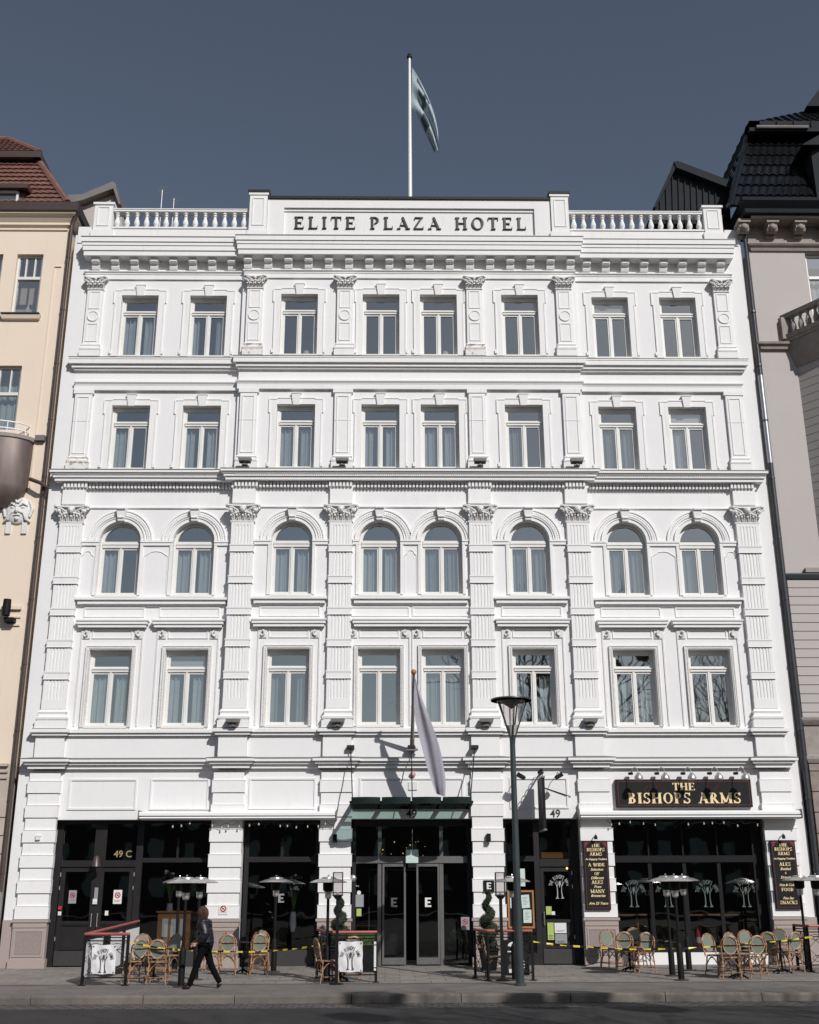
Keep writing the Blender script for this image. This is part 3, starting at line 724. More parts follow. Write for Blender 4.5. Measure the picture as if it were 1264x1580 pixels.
# lintel panels
def px2(px,y0,Y): return at(px,y0,Y).x
for (a,b) in ((-9.5,-7.62),(-7.25,-5.62),(-4.5,-2.65),(-1.45,1.45),(2.72,4.35)):
    y=yw((a+b)/2); m=MB(); m.outline(a,b,4.04,4.88,y,.05,.03); m.build('lintel_panel',M['white'],HT)
# ---- attic and balustrades
at_=MB()
ya=YC-.02
at_.box(-4.67,-4.13,ya,ya+.4,c0+.1,z(308,-.15)); at_.box(4.13,4.67,ya,ya+.4,c0+.1,z(308,-.15))
at_.box(-4.13,4.13,ya,ya+.4,z(321,-.15),z(308,-.15)); at_.box(-4.13,4.13,ya+.10,ya+.4,c0+.1,z(321,-.15))
zz=z(321,-.15); at_.box(-4.13,4.13,ya+.06,ya+.1,zz-.1,zz)
at_.build('attic_wall',M['white'],HT)
m=MB(); m.box(-4.7,4.7,ya-.05,ya+.45,z(308,-.15),z(305,-.15)+.02); 
for s in (-1,1): m.box(s*4.97-.36,s*4.97+.36,ya-.12,ya+.5,z(299,-.2),z(297,-.2)+.04)
m.build('attic_capping',M['metaldark'],HT)
for s in (-1,1):
    m=MB(); zt=z(299,-.2)
    m.box(-.29,.29,ya-.07,ya+.42,c0+.1,zt); m.box(-.35,.35,ya-.10,ya+.45,c0+.1,c0+.42); m.box(-.33,.33,ya-.10,ya+.45,zt-.09,zt)
    m.outline(-.2,.2,c0+.62,zt-.2,ya-.07,.03,.02)
    m.build('attic_pier',M['white2'],HT,loc=(s*4.97,0,0))
lt=MB(); serif(lt,'ELITE PLAZA HOTEL',z(336,-.05)-z(354,-.05),.03,z(345,-.05),ya+.10,.05,1.21,.21,-.012)
lt.build('lettering',M['lead2'],HT)
bal=[(.075,0),(.075,.035),(.045,.05),(.06,.08),(.086,.15),(.088,.19),(.070,.27),(.048,.35),(.044,.41),(.062,.425),(.062,.44),(.046,.455),(.05,.49),(.072,.50),(.075,.56)]
zr=z(322,-.1); zp=z(350.5,-.1)
hb=zr-.10-zp
for s in (-1,1):
    m=MB()
    a,b=5.3,9.75
    m.box(min(s*a,s*b),max(s*a,s*b),-.03,.33,c0+.05,zp-.06); m.box(min(s*a,s*b),max(s*a,s*b),-.06,.36,zp-.06,zp)
    m.box(min(s*a,s*b),max(s*a,s*b),-.03,.31,zr-.10,zr-.03); m.box(min(s*a,s*b),max(s*a,s*b),-.05,.34,zr-.03,zr)
    bo=m.build('balustrade',M['white2'],HT)
    l=MB(); l.lathe([(r*1.08,q/.56*hb) for r,q in bal],(0,0,0),12); lm=l.mesh('baluster',M['white2'],True)
    xa,xb=at(181.8,340,.1).x,at(377,340,.1).x
    for k in range(14):
        x=xa+(xb-xa)*k/13; link('baluster',lm,bo,(x if s<0 else -x,.075,zp))
    m=MB(); zt=z(314.5,-.1)
    m.box(-.30,.30,-.08,.42,c0+.05,zt); m.box(-.35,.35,-.12,.46,zt-.08,zt+.0); m.box(-.36,.36,-.12,.46,c0+.05,c0+.5); m.outline(-.2,.2,c0+.66,zt-.16,-.08,.03,.02)
    m.box(-.78,-.36,-.03,.4,c0+.05,zp-.0) if s<0 else m.box(.36,.78,-.03,.4,c0+.05,zp)
    m.build('balustrade_pier',M['white2'],HT,loc=(s*10.07,0,0))
# ---- shopfronts (recessed dark joinery)
YS=.34
in_=MB()
in_.face([(-9.9,3.6,-.1),(9.9,3.6,-.1),(9.9,3.6,3.9),(-9.9,3.6,3.9)]); in_.face([(-9.9,.5,.0),(9.9,.5,.0),(9.9,3.6,.0),(-9.9,3.6,.0)]); in_.face([(-9.9,.5,3.85),(9.9,.5,3.85),(9.9,3.6,3.85),(-9.9,3.6,3.85)])
for x in (-9.9,-5.05,-2.08,2.08,5.05,9.9): in_.box(x-.05,x+.05,.5,3.6,0,3.85)
in_.build('shop_interior',M['darkroom'],HT)
def bar(m,x0,x1,z0,z1,t=.05,y=YS): m.box(x0,x1,y-t,y+.06,z0,z1)
def pane(name,x0,x1,z0,z1,par,y=YS,mt='shopglass'):
    g=MB(); g.face([(x0,y,z0),(x1,y,z0),(x1,y,z1),(x0,y,z1)]); return g.build(name,M[mt],par)
ZT=3.78
# left bay: double door 49 C and display window
m=MB(); xd=-7.42
bar(m,-9.78,-9.62,0,ZT,.04); bar(m,-8.74,-8.42,.0,ZT,.03); bar(m,xd-.16,xd+.02,0,ZT,.05); bar(m,-9.62,xd-.16,2.55,2.72,.06); bar(m,-9.62,xd-.16,ZT-.1,ZT,.05)
bar(m,xd+.02,-5.45,2.66,2.78,.06); bar(m,xd+.02,-5.45,ZT-.08,ZT,.05); bar(m,-5.56,-5.45,0,ZT,.05); bar(m,xd+.02,-5.56,0,.42,.05); bar(m,-6.48,-6.42,2.78,3.3,.02)
sf=m.build('shopfront',M['shop'],HT)
pane('pane',-9.62,-8.74,2.72,ZT-.1,sf); pane('pane',-8.42,xd-.16,2.72,ZT-.1,sf); pane('pane',xd+.02,-5.56,2.78,ZT-.08,sf); pane('pane',xd+.02,-5.56,.42,2.66,sf)
m=MB(); bar(m,xd+.03,-5.57,.0,.41,.06); m.build('base_panel',M['shop2'],sf)
def door(x0,x1,zt,parent,mt='shop',kick='shop2',gz=1.15,handle=1,w=.13):
    m=MB()
    bar(m,x0,x0+w,.03,zt,.02); bar(m,x1-w,x1,.03,zt,.02); bar(m,x0+w,x1-w,zt-.12,zt,.02); bar(m,x0+w,x1-w,gz-.09,gz,.035)
    bar(m,x0+w,x1-w,.03,gz-.09,-.01); m.outline(x0+w,x1-w,.42,gz-.1,YS+.01,.03,.02)
    d=m.build('door',M[mt],parent)
    k=MB(); k.box(x0+.01,x1-.01,YS-.045,YS-.021,.03,.40); k.build('kick_plate',M[kick],d)
    pane('pane',x0+w,x1-w,gz,zt-.12,d)
    h=MB(); hx=x1-.06 if handle>0 else x0+.06
    h.tube([(hx,YS-.09,1.0),(hx,YS-.09,1.35)],.012,6); h.box(hx-.008,hx+.008,YS-.09,YS,1.02,1.04); h.box(hx-.008,hx+.008,YS-.09,YS,1.31,1.33); h.build('handle',M['steel'],d)
    h=MB()
    for q in (.7,2.0,2.35):
        hxx=x0+.0 if handle>0 else x1-.0
        h.tube([(hxx,YS-.04,q-.05),(hxx,YS-.04,q+.05)],.014,6)
    h.build('hinge',M['steel'],d)
    return d
door(-9.60,-8.60,2.54,HT,handle=1); door(-8.56,xd-.18,2.54,HT,handle=-1)
# second bay: display window
m=MB(); a,b=-4.6,-2.54
bar(m,a,a+.12,0,ZT); bar(m,b-.10,b,0,ZT); bar(m,a+.12,b-.10,0,.42); bar(m,a+.12,b-.1,2.66,2.80,.06); bar(m,a+.12,b-.1,ZT-.07,ZT); bar(m,-3.60,-3.54,2.80,3.3,.02)
sf=m.build('shopfront',M['shop'],HT); pane('pane',a+.12,b-.1,.42,2.66,sf); pane('pane',a+.12,b-.1,2.8,ZT-.07,sf)
m=MB(); bar(m,a+.13,b-.11,.0,.40,.06); m.build('base_panel',M['shop2'],sf)
# fourth bay: narrow side window and pub door
m=MB(); a,b=2.54,4.6
bar(m,a,a+.10,0,ZT); bar(m,b-.18,b,0,ZT); bar(m,3.38,3.53,0,ZT); bar(m,a+.1,3.38,2.66,2.80,.06); bar(m,3.53,b-.18,2.52,2.72,.06); bar(m,a+.1,3.38,ZT-.07,ZT); bar(m,3.53,b-.18,ZT-.07,ZT); bar(m,a+.1,3.38,0,.30)
sf=m.build('shopfront',M['shop'],HT); pane('pane',a+.10,3.38,.30,2.66,sf); pane('pane',a+.1,3.38,2.8,ZT-.07,sf); pane('pane',3.53,b-.18,2.72,ZT-.07,sf)
PUBD=door(3.54,b-.19,2.51,HT,handle=-1,w=.09)
# fifth bay: wide pub window
m=MB(); a,b=5.52,9.70
bar(m,a,a+.10,.3,ZT); bar(m,b-.25,b,.3,ZT); bar(m,a+.1,b-.25,.3,.42); bar(m,a+.1,b-.25,2.62,2.80,.06); bar(m,a+.1,b-.25,ZT-.07,ZT)
xs5=[a+.1+(b-.35-a)*k/4 for k in range(5)]
for k in (1,2,3): bar(m,xs5[k]-.05,xs5[k]+.05,.42,2.62,.02); bar(m,xs5[k]-.02,xs5[k]+.02,2.8,ZT-.07,.01)
sf=m.build('shopfront',M['pubblack'],HT)
for k in range(4):
    pane('pane',xs5[k]+(.05 if k else 0),xs5[k+1]-(.05 if k<3 else 0),.42,2.62,sf)
    pane('pane',xs5[k]+(.02 if k else 0),xs5[k+1]-(.02 if k<3 else 0),2.8,ZT-.07,sf)
m=MB(); m.box(a,b,.12,.55,0,.3); m.build('window_sill',M['white2'],sf)
# white jambs beside the openings
# entrance bay
YE=.30
m=MB(); a,b=-1.63,1.63
def eb(x0,x1,z0,z1,t=.05): m.box(x0,x1,YE-t,YE+.06,z0,z1)
eb(a,a+.10,0,3.70); eb(b-.10,b,0,3.70); eb(a,b,3.60,3.78,.09)
sf=m.build('entrance_frame',M['shop'],HT)
m=MB(); eb(a+.1,b-.1,2.62,2.80,.07); eb(-.93,-.83,0,3.6,.04); eb(.77,.87,0,3.6,.04)
m.build('mullion',M['alu'],sf)
pane('pane',a+.1,-.93,2.8,3.6,sf,YE); pane('pane',-.83,.77,2.8,3.6,sf,YE); pane('pane',.87,b-.1,2.8,3.6,sf,YE); pane('pane',a+.1,-.93,.05,2.62,sf,YE); pane('pane',.87,b-.1,.05,2.62,sf,YE)
for (x0,x1) in ((-.80,-.16),(.13,.76)):
    m=MB(); yy=YE-.06; w=.052
    m.box(x0,x0+w,yy-.03,yy+.03,.03,2.60); m.box(x1-w,x1,yy-.03,yy+.03,.03,2.60); m.box(x0+w,x1-w,yy-.03,yy+.03,.03,.20); m.box(x0+w,x1-w,yy-.03,yy+.03,2.53,2.60)
    d=m.build('sliding_door',M['alu'],HT); pane('pane',x0+w,x1-w,.2,2.53,d,yy)
    e=MB(); k=.17; cx,cz=(x0+x1)/2+.0,1.60
    for (p,q,r,s) in ((-.085,-.02,-.12,.12),(-.02,.085,.075,.12),(-.02,.085,-.12,-.075),(-.02,.06,-.022,.022)): e.box(cx+p,cx+q,yy-.012,yy-.004,cz+r,cz+s)
    e.build('door_letter',M['paper'] if x0>0 else M['dim'],d)
m=MB()
for k in range(2): m.box(-1.2+k*2.1,-1.17+k*2.1,1.5,1.55,0,2.5)
m.box(-1.2,.93,1.5,1.55,2.45,2.5); m.build('inner_lobby_frame',M['alu'],HT)
m=MB()
rnd=random.Random(5)
for k in range(15):
    m.ball((rnd.uniform(-.85,.5),2.2,3.05+rnd.uniform(-.22,.25)),.009 if k%3 else .016,6,4)
m.build('lobby_light',M['amber'],HT)
m=MB(); m.tube([(.02,.12,3.5),(.02,.12,2.98)],.006,5); m.box(-.16,.18,.08,.12,2.62,2.97); m.build('hanging_panel',M['paperg'],HT)
m=MB(); m.box(-.10,.13,.06,.13,2.50,2.62); m.build('door_sensor',M['black'],HT)
# house numbers
m=MB(); text(m,'49',.30,.0,z(1256.5,YC),YC-.012,.004); m.build('house_number',M['lead2'],HT); m=MB(); text(m,'49',.29,at(857,1256,YC).x,z(1256.5,YC),YC-.012,.004); m.build('house_number',M['lead2'],HT)
m=MB(); text(m,'49 C',.25,at(190,1317,YS).x,z(1317,YS),YS-.012,.003); m.build('house_number',M['gold2'],HT)
# ============================================================ FITTINGS ON THE FACADE
# flagpole and flag on the roof
pt=at(632,90,1.2)
fp=thing('flagpole','tall white flagpole with dark finial rising from the hotel roof','flagpole',(pt.x,1.2,22.2))
H=pt.z-22.2
m=MB(); m.lathe([(.075,0),(.07,H*.5),(.045,H)],n=14); m.build('pole',M['polewhite'],fp,True)
m=MB(); m.lathe([(.05,H),(.09,H+.02),(.10,H+.08),(.03,H+.14)],n=12); m.ball((0,0,H+.16),.07,10,6); m.build('finial',M['metaldark'],fp,True)
# flag: cloth hanging in folds, from hoist to swinging tip
def flag(name,label,top,bot,tip,mid,matn,thick,nu=26,nv=16,amp=.12,print_=None,base=None):
    me=MB(); top=Vector(top);bot=Vector(bot);tip=Vector(tip);mid=Vector(mid)
    G=[]
    for i in range(nu+1):
        u=i/nu; row=[]
        for j in range(nv+1):
            v=j/nv
            hoist=top.lerp(bot,v)
            fly=tip+Vector((-.10*v*2.0,.10*v,(-.0+.55*v)*-1*0 -.0))
            # quadratic sweep from hoist to fly through a sagging middle
            c=mid+Vector((-.55*v,0,-.75*v))
            p=hoist*(1-u)**2+c*2*u*(1-u)+fly*u*u
            p+=Vector((.3*amp*sin(v*9+u*4)*u,amp*sin(v*11+u*5)*min(1,u*3),amp*.3*cos(v*8+u*6)*u))
            row.append(me.P(p))
        G.append(row)
    for i in range(nu):
        for j in range(nv): me.f.append([G[i][j],G[i+1][j],G[i+1][j+1],G[i][j+1]])
    o=me.build(name,M[matn],None,True); tag(o,label,'flag')
    return o,me,G
t0=at(636,104,1.2); b0_=at(635,166,1.2); tp=at(679,232,.6); md=at(672,150,.9)
fo,fm,FG=flag('flag','pale blue flag drooping from the tall roof flagpole',t0,b0_,tp,md,'flagb',.01)
fo.data.materials.append(M['flagd'])
for k,pl in enumerate(fo.data.polygons):
    i,j=divmod(k,16)
    if (5<=i<=11 and 5<=j<=6) or (9<=i<=10 and 3<=j<=9) or (i in(12,13,14,15,16,17) and 10<=j<=14 ) or (3<=i<=12 and j in (1,2)): pl.material_index=1
# angled flagstaff over the entrance
fb=at(636,1150,-.30); ftp=at(638.5,1040,-2.0)
fs=thing('wall_flagpole','slanting weathered flagstaff with round knob above the hotel entrance','flagpole',tuple(fb))
d=ftp-fb
m=MB(); m.tube([(0,-.0,0),tuple(d*.5),tuple(d)],[.055,.05,.04],10); m.build('pole',M['polewood'],fs,True)
m=MB(); m.ball(tuple(d+Vector((0,-.02,.05))),.075,12,8); m.build('knob',M['wood'],fs,True)
m=MB(); m.box(-.11,.11,-.02,.30,-.12,-.04); m.tube([(0,.25,-.05),(0,-.05,.0),tuple(d*.10)],.065,10); m.box(-.16,.16,-.10,.04,-.15,-.10); m.tube([(0,0,-.15),(.0,.1,-.45)],.02,6); m.build('bracket',M['lead'],fs)
m=MB(); 
for k in (.35,.55): m.tube([tuple(d*k+Vector((.055*cos(a*PI/4),.055*sin(a*PI/4),0))) for a in range(8)],.012,5,True)
m.build('ring',M['steel'],fs)
# its cloth hangs down beside the staff
me=MB(); G=[]; NU=24
for i in range(NU+1):
    v=i/NU
    yy=1055+(1224-1055)*v
    # left and right outline of the hanging cloth from the photo's proportions, at its own distance
    lx=[640,640,641,646,651,656,661,666,671,676][min(9,int(v*9.99))]; rx=[641,646,652,660,666,673,679,683,685,686][min(9,int(v*9.99))]
    f=v*9.0; k=min(8,int(f)); fr=f-k
    L=[639,639,639,641,645,650,655,660,666,673]; R=[641,647,654,662,669,676,681,685,688,687]
    lx=L[k]+(L[k+1]-L[k])*fr; rx=R[k]+(R[k+1]-R[k])*fr
    Y=-1.9+.45*v; row=[]
    for j in range(13):
        w=j/12; p=at(lx+(rx-lx)*w,yy-(10*w*(1-v))+ (6*w if v>.9 else 0),Y)
        p.y+=.08*sin(w*4.6+v*1.2)*min(1,v*3)+.05*w+.015*sin(w*13+v*6); row.append(me.P(p))
    G.append(row)
for i in range(NU):
    for j in range(12): me.f.append([G[i][j],G[i+1][j],G[i+1][j+1],G[i][j+1]])
o=me.build('flag',M['flagw'],None,True); tag(o,'lilac white flag hanging limp from the slanting staff over the entrance','flag')
# ---- glass canopy over the entrance
CZ=4.16; Y0=YC-.02; Y1=-1.42
xa,xb=at(541,1236,Y1).x,at(729,1236,Y1).x
cn=thing('glass_canopy','green tinted glass canopy in four panes hung on rods over the hotel entrance','canopy',(0,0,0))
n=4; w=(xb-xa)/n
for k in range(n):
    m=MB(); l,r=xa+k*w+.02,xa+(k+1)*w-.02
    fr=[(l+(r-l)*i/8,Y1-.10*sin(PI*i/8),CZ+.02) for i in range(9)]
    m.face([(l,Y0,CZ+.10)]+fr+[(r,Y0,CZ+.10)]); m.face([(p[0],p[1],p[2]-.016) for p in [(l,Y0,CZ+.10)]+fr+[(r,Y0,CZ+.10)]])
    for a_,b_ in zip(fr[:-1],fr[1:]): m.face([a_,b_,(b_[0],b_[1],b_[2]-.016),(a_[0],a_[1],a_[2]-.016)])
    m.build('glass_pane',M['canopyglass'],cn)
    m=MB()
    for a_,b_ in zip(fr[:-1],fr[1:]):
        m.hexa([(a_[0],a_[1]-.02,a_[2]-.10),(b_[0],b_[1]-.02,b_[2]-.10),(b_[0],b_[1]+.03,b_[2]-.10),(a_[0],a_[1]+.03,a_[2]-.10)],[(a_[0],a_[1]-.035,a_[2]+.07),(b_[0],b_[1]-.035,b_[2]+.07),(b_[0],b_[1]+.01,b_[2]+.07),(a_[0],a_[1]+.01,a_[2]+.07)])
    m.build('front_trim',M['canopytrim'],cn)
m=MB()
for k in range(n+1):
    x=xa+k*w; m.hexa([(x-.03,Y0,CZ-.12),(x+.03,Y0,CZ-.12),(x+.03,Y0,CZ+.06),(x-.03,Y0,CZ+.06)],[(x-.03,Y1+.05,CZ-.05),(x+.03,Y1+.05,CZ-.05),(x+.03,Y1+.05,CZ+.0),(x-.03,Y1+.05,CZ+.0)])
m.box(xa,xb,Y0-.06,Y0,CZ-.13,CZ-.04); m.box(xa,xb,-.82,-.76,CZ-.09,CZ-.02)
m.build('beam',M['black'],cn)
for px_ in (541,635,733):
    top=at(px_,1152,-.40); x=top.x; m=MB()
    m.tube([(x,top.y+.1,top.z),(min(max(x,xa+.05),xb-.05),Y1+.05,CZ+.02)],.016,6); m.build('tie_rod',M['metaldark'],cn)
    m=MB(); m.box(x-.10,x+.10,top.y-.02,top.y+.30,top.z-.05,top.z+.04); m.build('rod_bracket',M['metaldark'],cn)
# ---- awnings (rolled up in white cassettes)
def awning(px0,px1,label,n,seed):
    a=at(px0,1257,-.3).x; b=at(px1,1257,-.3).x; zt=z(1250,-.5); zbm=z(1263,-.55)
    aw=thing('awning_cassette',label,'awning',(0,0,0))
    m=MB(); m.prismx([(-.08,zt+.0),(-.46,zt-.03),(-.50,zt-.07),(-.50,zt-.13),(-.08,zt-.16)],a,b); m.build('cassette',M['white2'],aw)
    m=MB(); m.prismx([(-.12,zt-.161),(-.52,zt-.165),(-.54,zt-.20),(-.50,zt-.235),(-.12,zt-.235)],a+.02,b-.02); m.build('front_rail',M['white2'],aw)
    for x in (a-.012,b+.012):
        m=MB(); m.box(x-.012,x+.012,-.54,-.05,zt-.24,zt+.01); m.build('end_cap',M['lead'],aw)
    return a,b,zt-.24
A1=awning(217,519,'long white rolled awning over the two café windows left of the entrance',0,1)
A2=awning(893,1233,'long white rolled awning over the pub window right of the entrance',0,2)
def lights(a,b,q,label,seed,nb):
    r=random.Random(seed); t=thing('string_lights',label,'string lights',(0,0,0),0,'string lights under the awnings')
    pts=[]; N=nb*3
    for i in range(N+1): pts.append((a+(b-a)*i/N,-.42+.05*r.random(),q-.03-.10*abs(sin(i*.9))-r.random()*.03))
    m=MB(); m.tube(pts,.006,4); m.build('wire',M['black'],t)
    for i in range(1,N,3):
        if r.random()<.22: continue
        p=pts[i]; p=(p[0]+r.uniform(-.07,.07),p[1],p[2]-r.uniform(0,.05)); m=MB(); m.ball((p[0],p[1],p[2]-.04),.018+.010*r.random(),8,6); m.lathe([(.016,p[2]-.02),(.016,p[2]+.01)],(p[0],p[1],0),6); m.build('bulb',M['bulb'],t,True)
lights(at(262,1268,-.4).x,at(515,1268,-.4).x,A1[2],'string of white bulbs under the awning left of the entrance',3,17)
lights(at(935,1268,-.4).x,at(1182,1268,-.4).x,A2[2],'string of white bulbs under the pub awning',4,14)
# ---- pub sign board with five lamps
ys=-.16
x0,x1=at(951,1222,ys).x,at(1160,1222,ys).x; q0,q1=z(1245.5,ys,1056),z(1202.5,ys,1056)
ps=thing('pub_sign','wide black signboard with gold serif lettering above the pub window','sign',(0,0,0))
m=MB(); m.box(x0,x1,ys,.0,q0,q1); m.build('board',M['signblack'],ps)
m=MB(); m.outline(x0+.05,x1-.05,q0+.05,q1-.05,ys,.012,.004); 
cx=(x0+x1)/2
for s in (-1,1):
    m.tube([(cx+s*.62+s*.5*k/12,ys-.004,q1-.24+.07*sin(k*.9)) for k in range(13)],.008,5)
m.build('border_line',M['signred'],ps)
m=MB(); serif(m,'THE',.20,cx,q1-.20,ys,.012,1.38,.06,.022); serif(m,'BISHOPS ARMS',.285,cx-.0,q0+.245,ys,.012,1.25,.085,.03); m.build('lettering',M['gold'],ps)
LX=[at(v,1200,ys).x for v in (974,1014.5,1055,1096,1136.5)]
zz=q1+.16
def goose():
    t=thing('gooseneck_lamp','silver gooseneck lamp over the pub signboard','lamp')
    m=MB(); m.tube([(0,0,0),(0,-.10,.02),(.02,-.22,.10),(.05,-.34,.14),(.09,-.44,.09),(.11,-.50,-.02)],.012,6); m.ball((0,-.01,0),.045,8,5); m.build('arm',M['steel'],t,True)
    m=MB(); m.lathe([(.03,0),(.055,-.02),(.07,-.06),(.11,-.10),(.125,-.16),(.12,-.20)],(.11,-.50,-.02),14); m.build('shade',M['steel'],t,True)
    m=MB(); m.box(-.07,.05,-.07,.02,-.035,.03); m.build('wall_bracket',M['black'],t)
    m=MB(); m.ball((.11,-.5,-.17),.06,8,6); m.build('bulb',M['bulb'],t,True)
    return t
gp=goose(); kids(gp)
nm=['leftmost','second from left','middle','fourth from left','rightmost']
for k,x in enumerate(LX):
    o=gp if k==0 else dup(gp); o.location=(x,ys+.02,zz)
    tag(o,'silver gooseneck lamp, %s of five over the wide pub signboard'%nm[k],'lamp','gooseneck lamps over the pub sign')
# ---- vertical pub boards
def vboard(px,label,lines):
    yb=-.20 if px>1000 else -.335
    c=at(px,1355,yb).x
    hw=.335; zb0,zt0=z(1405,yb),z(1298,yb)
    t=thing('pub_board',label,'sign',(c,0,0),0,'tall pub boards on the piers')
    m=MB(); m.box(-hw,hw,yb,yb+.1,zb0,zt0); m.build('board',M['signblack'],t)
    m=MB(); m.outline(-hw+.03,hw-.03,zb0+.04,zt0-.04,yb,.012,.003)
    for s in (-1,1): m.prism([(s*(hw-.04),zt0-.05),(s*(hw-.15),zt0-.05),(s*(hw-.04),zt0-.2)][::(1 if s<0 else -1)],yb-.005,yb)
    m.build('border_line',M['signred'],t)
    g=MB(); tot=zt0-zb0
    for (tx,f,h,kind) in lines:
        q=zt0-f*tot
        if kind=='s': serif(g,tx,h,0,q,yb,.006,1.22,.05,.03)
        else: text(g,tx,h*1.25,0,q,yb-.006,.002,.35)
    g.build('lettering',M['gold'],t); return c,zt0
L1=[('THE',.07,.085,'s'),('BISHOPS',.132,.085,'s'),('ARMS',.196,.085,'s'),('An Engaging Tradition',.272,.052,'i'),('A WIDE',.352,.085,'s'),('Selection',.422,.075,'i'),('OF',.482,.075,'s'),('Different',.545,.075,'i'),('ALES',.605,.09,'s'),('From',.672,.07,'i'),('MANY',.735,.09,'s'),('Breweries',.80,.075,'i'),('Age 25 Years',.91,.075,'i')]
L2=[('THE',.07,.085,'s'),('BISHOPS',.132,.085,'s'),('ARMS',.196,.085,'s'),('An Engaging Tradition',.272,.052,'i'),('ALES',.352,.09,'s'),('Bottled',.422,.075,'i'),('&',.48,.06,'s'),('Draught',.545,.075,'i'),('Hot & Cold',.655,.07,'i'),('FOOD',.72,.085,'s'),('Fine Bar',.845,.07,'i'),('SNACKS',.905,.085,'s')]
VB=[vboard(921.5,'tall black pub board left of the wide pub window, offering a wide selection of ales',L1),vboard(1213.5,'tall black pub board right of the wide pub window, offering food and snacks',L2)]
for k,(c,q) in enumerate(VB):
    t=thing('spot_lamp',['small black spotlight above the left tall pub board','small black spotlight above the right tall pub board'][k],'lamp',(c+.02,-.14-(.13 if k==0 else 0),q+.12),0,'spotlights over the tall boards')
    m=MB(); m.tube([(0,0,0),(0,-.12,.05),(-.02,-.2,0)],.014,6); m.build('arm',M['steel'],t); m=MB(); m.lathe([(.02,.03),(.045,0),(.05,-.08)],(-.02,-.2,-.01),10); m.build('shade',M['black'],t,True)
# ---- projecting sign over the pub door (edge-on)
xs_=at(834,1230,-.6).x
qt,qb=z(1200,-.9),z(1281,-.9)
t=thing('projecting_sign','dark projecting pub sign seen edge on beside the lamp post, on a wall arm','sign',(xs_,0,0))
m=MB(); m.box(-.035,.035,-1.35,-.45,qb+.0,qt-.05); 
m.build('board',M['signblack'],t)
m=MB(); m.box(-.045,.045,-1.38,-.42,qt-.05,qt); m.box(-.045,.045,-1.38,-.42,qb-.04,qb); m.box(-.045,.045,-.46,-.42,qb,qt-.05); m.build('frame',M['lead'],t)
m=MB(); m.tube([(0,YC,qt+.08),(0,-1.4,qt+.08)],.022,8); m.tube([(0,YC,qt+.10),(0,-.7,qt+.12)],.012,6)
for k in range(5): m.tube([(0,-.35-k*.2+.08*cos(a),qt+.16+.06*sin(a)) for a in [i*PI/5 for i in range(9)]],.012,5)
for yy in (-.55,-1.25): m.tube([(0,yy,qt+.08),(0,yy,qt-.02)],.01,5)
m.tube([(0,YC,qt-.15),(.9,YC-.03,qt-.45)],.012,5)
m.build('bracket',M['black'],t)
for k,(px_,py_) in enumerate(((803,1197),(863,1197))):
    p=at(px_,py_,-.75)
    t=thing('flood_lamp',['small black floodlight on an arm left of the projecting sign','small black floodlight on an arm right of the projecting sign'][k],'lamp',tuple(p),0,'floodlights beside the projecting sign')
    m=MB(); m.tube([(0,.62,.05),(0,.3,.12),(0,0,.04)],.010,5); m.build('arm',M['black'],t)
    s=1 if k==0 else -1
    m=MB(Matrix.Rotation(s*.5,4,'Y')); m.box(-.10,.10,-.06,.06,-.06,.05); m.box(.10*s-.03,.10*s+.05,-.05,.05,-.05,.04); m.build('lamp_head',M['black'],t)
# ---- pub emblem used on glass, banners
def emblem(txt=True,flip=False):
    e=MB(); R=.33
    if txt:
        s='THE BISHOPS ARMS'; n=len(s)
        for i,c in enumerate(s):
            if c==' ': continue
            a=math.radians(168-156*i/(n-1)); g_=MB(); text(g_,c,.17,0,0,0,.002); g_.v=[Vector((v.x*.62,v.y,v.z*1.15)) for v in g_.v]; e.add(g_,Matrix.Translation((R*1.05*cos(a),0,R*1.15*sin(a)-.05))@Matrix.Rotation(PI/2-a,4,'Y'))
    st=lambda pts,w:e.tube([(x,0,q) for x,q in pts],w,5,flat=1)
    st([(-.12,-.46),(-.09,-.40),(-.085,-.2),(-.10,-.02),(-.16,.10),(-.17,.16)],[.03,.022,.018,.016,.012,.008])
    st([(.12,-.46),(.09,-.40),(.07,-.2),(.08,-.02),(.15,.08),(.18,.15)],[.03,.02,.014,.014,.012,.008])
    st([(-.10,-.02),(-.03,.08),(.0,.18)],[.014,.012,.008]); st([(.08,-.02),(.04,.08),(.06,.19)],[.012,.012,.008])
    st([(0,.16),(.01,.05),(-.01,-.06)],[.03,.03,.008]); st([(-.16,-.465),(-.04,-.465)],.014); st([(.04,-.465),(.16,-.465)],.014); st([(-.09,.08),(-.1,.2)],[.012,.006]); st([(.12,.05),(.11,.22)],[.01,.006])
    # flatten to thickness
    for v in e.v: v.y*=.12
    return e
EM=emblem()
def put_emblem(cx,cz,y,s,mt,par,name='emblem'):
    m=MB(); m.add(EM,Matrix.Translation((cx,y,cz))@Matrix.Diagonal((s,1,s,1))); return m.build(name,mt,par)
M['etch']=mat('etched_white',(.10,.125,.12),.6); M['etch2']=mat('white_transfer',(.40,.41,.41),.6)
for k,px_ in enumerate((978,1031,1092,1151)):
    p=at(px_,1377,YS-.02); e=put_emblem(p.x,p.z,YS-.012,.80,M['etch'],HT,'window_emblem')
p=at(863.5,1368,YS); put_emblem(p.x,p.z+.02,YS-.012,.70,M['etch2'],HT,'door_emblem')
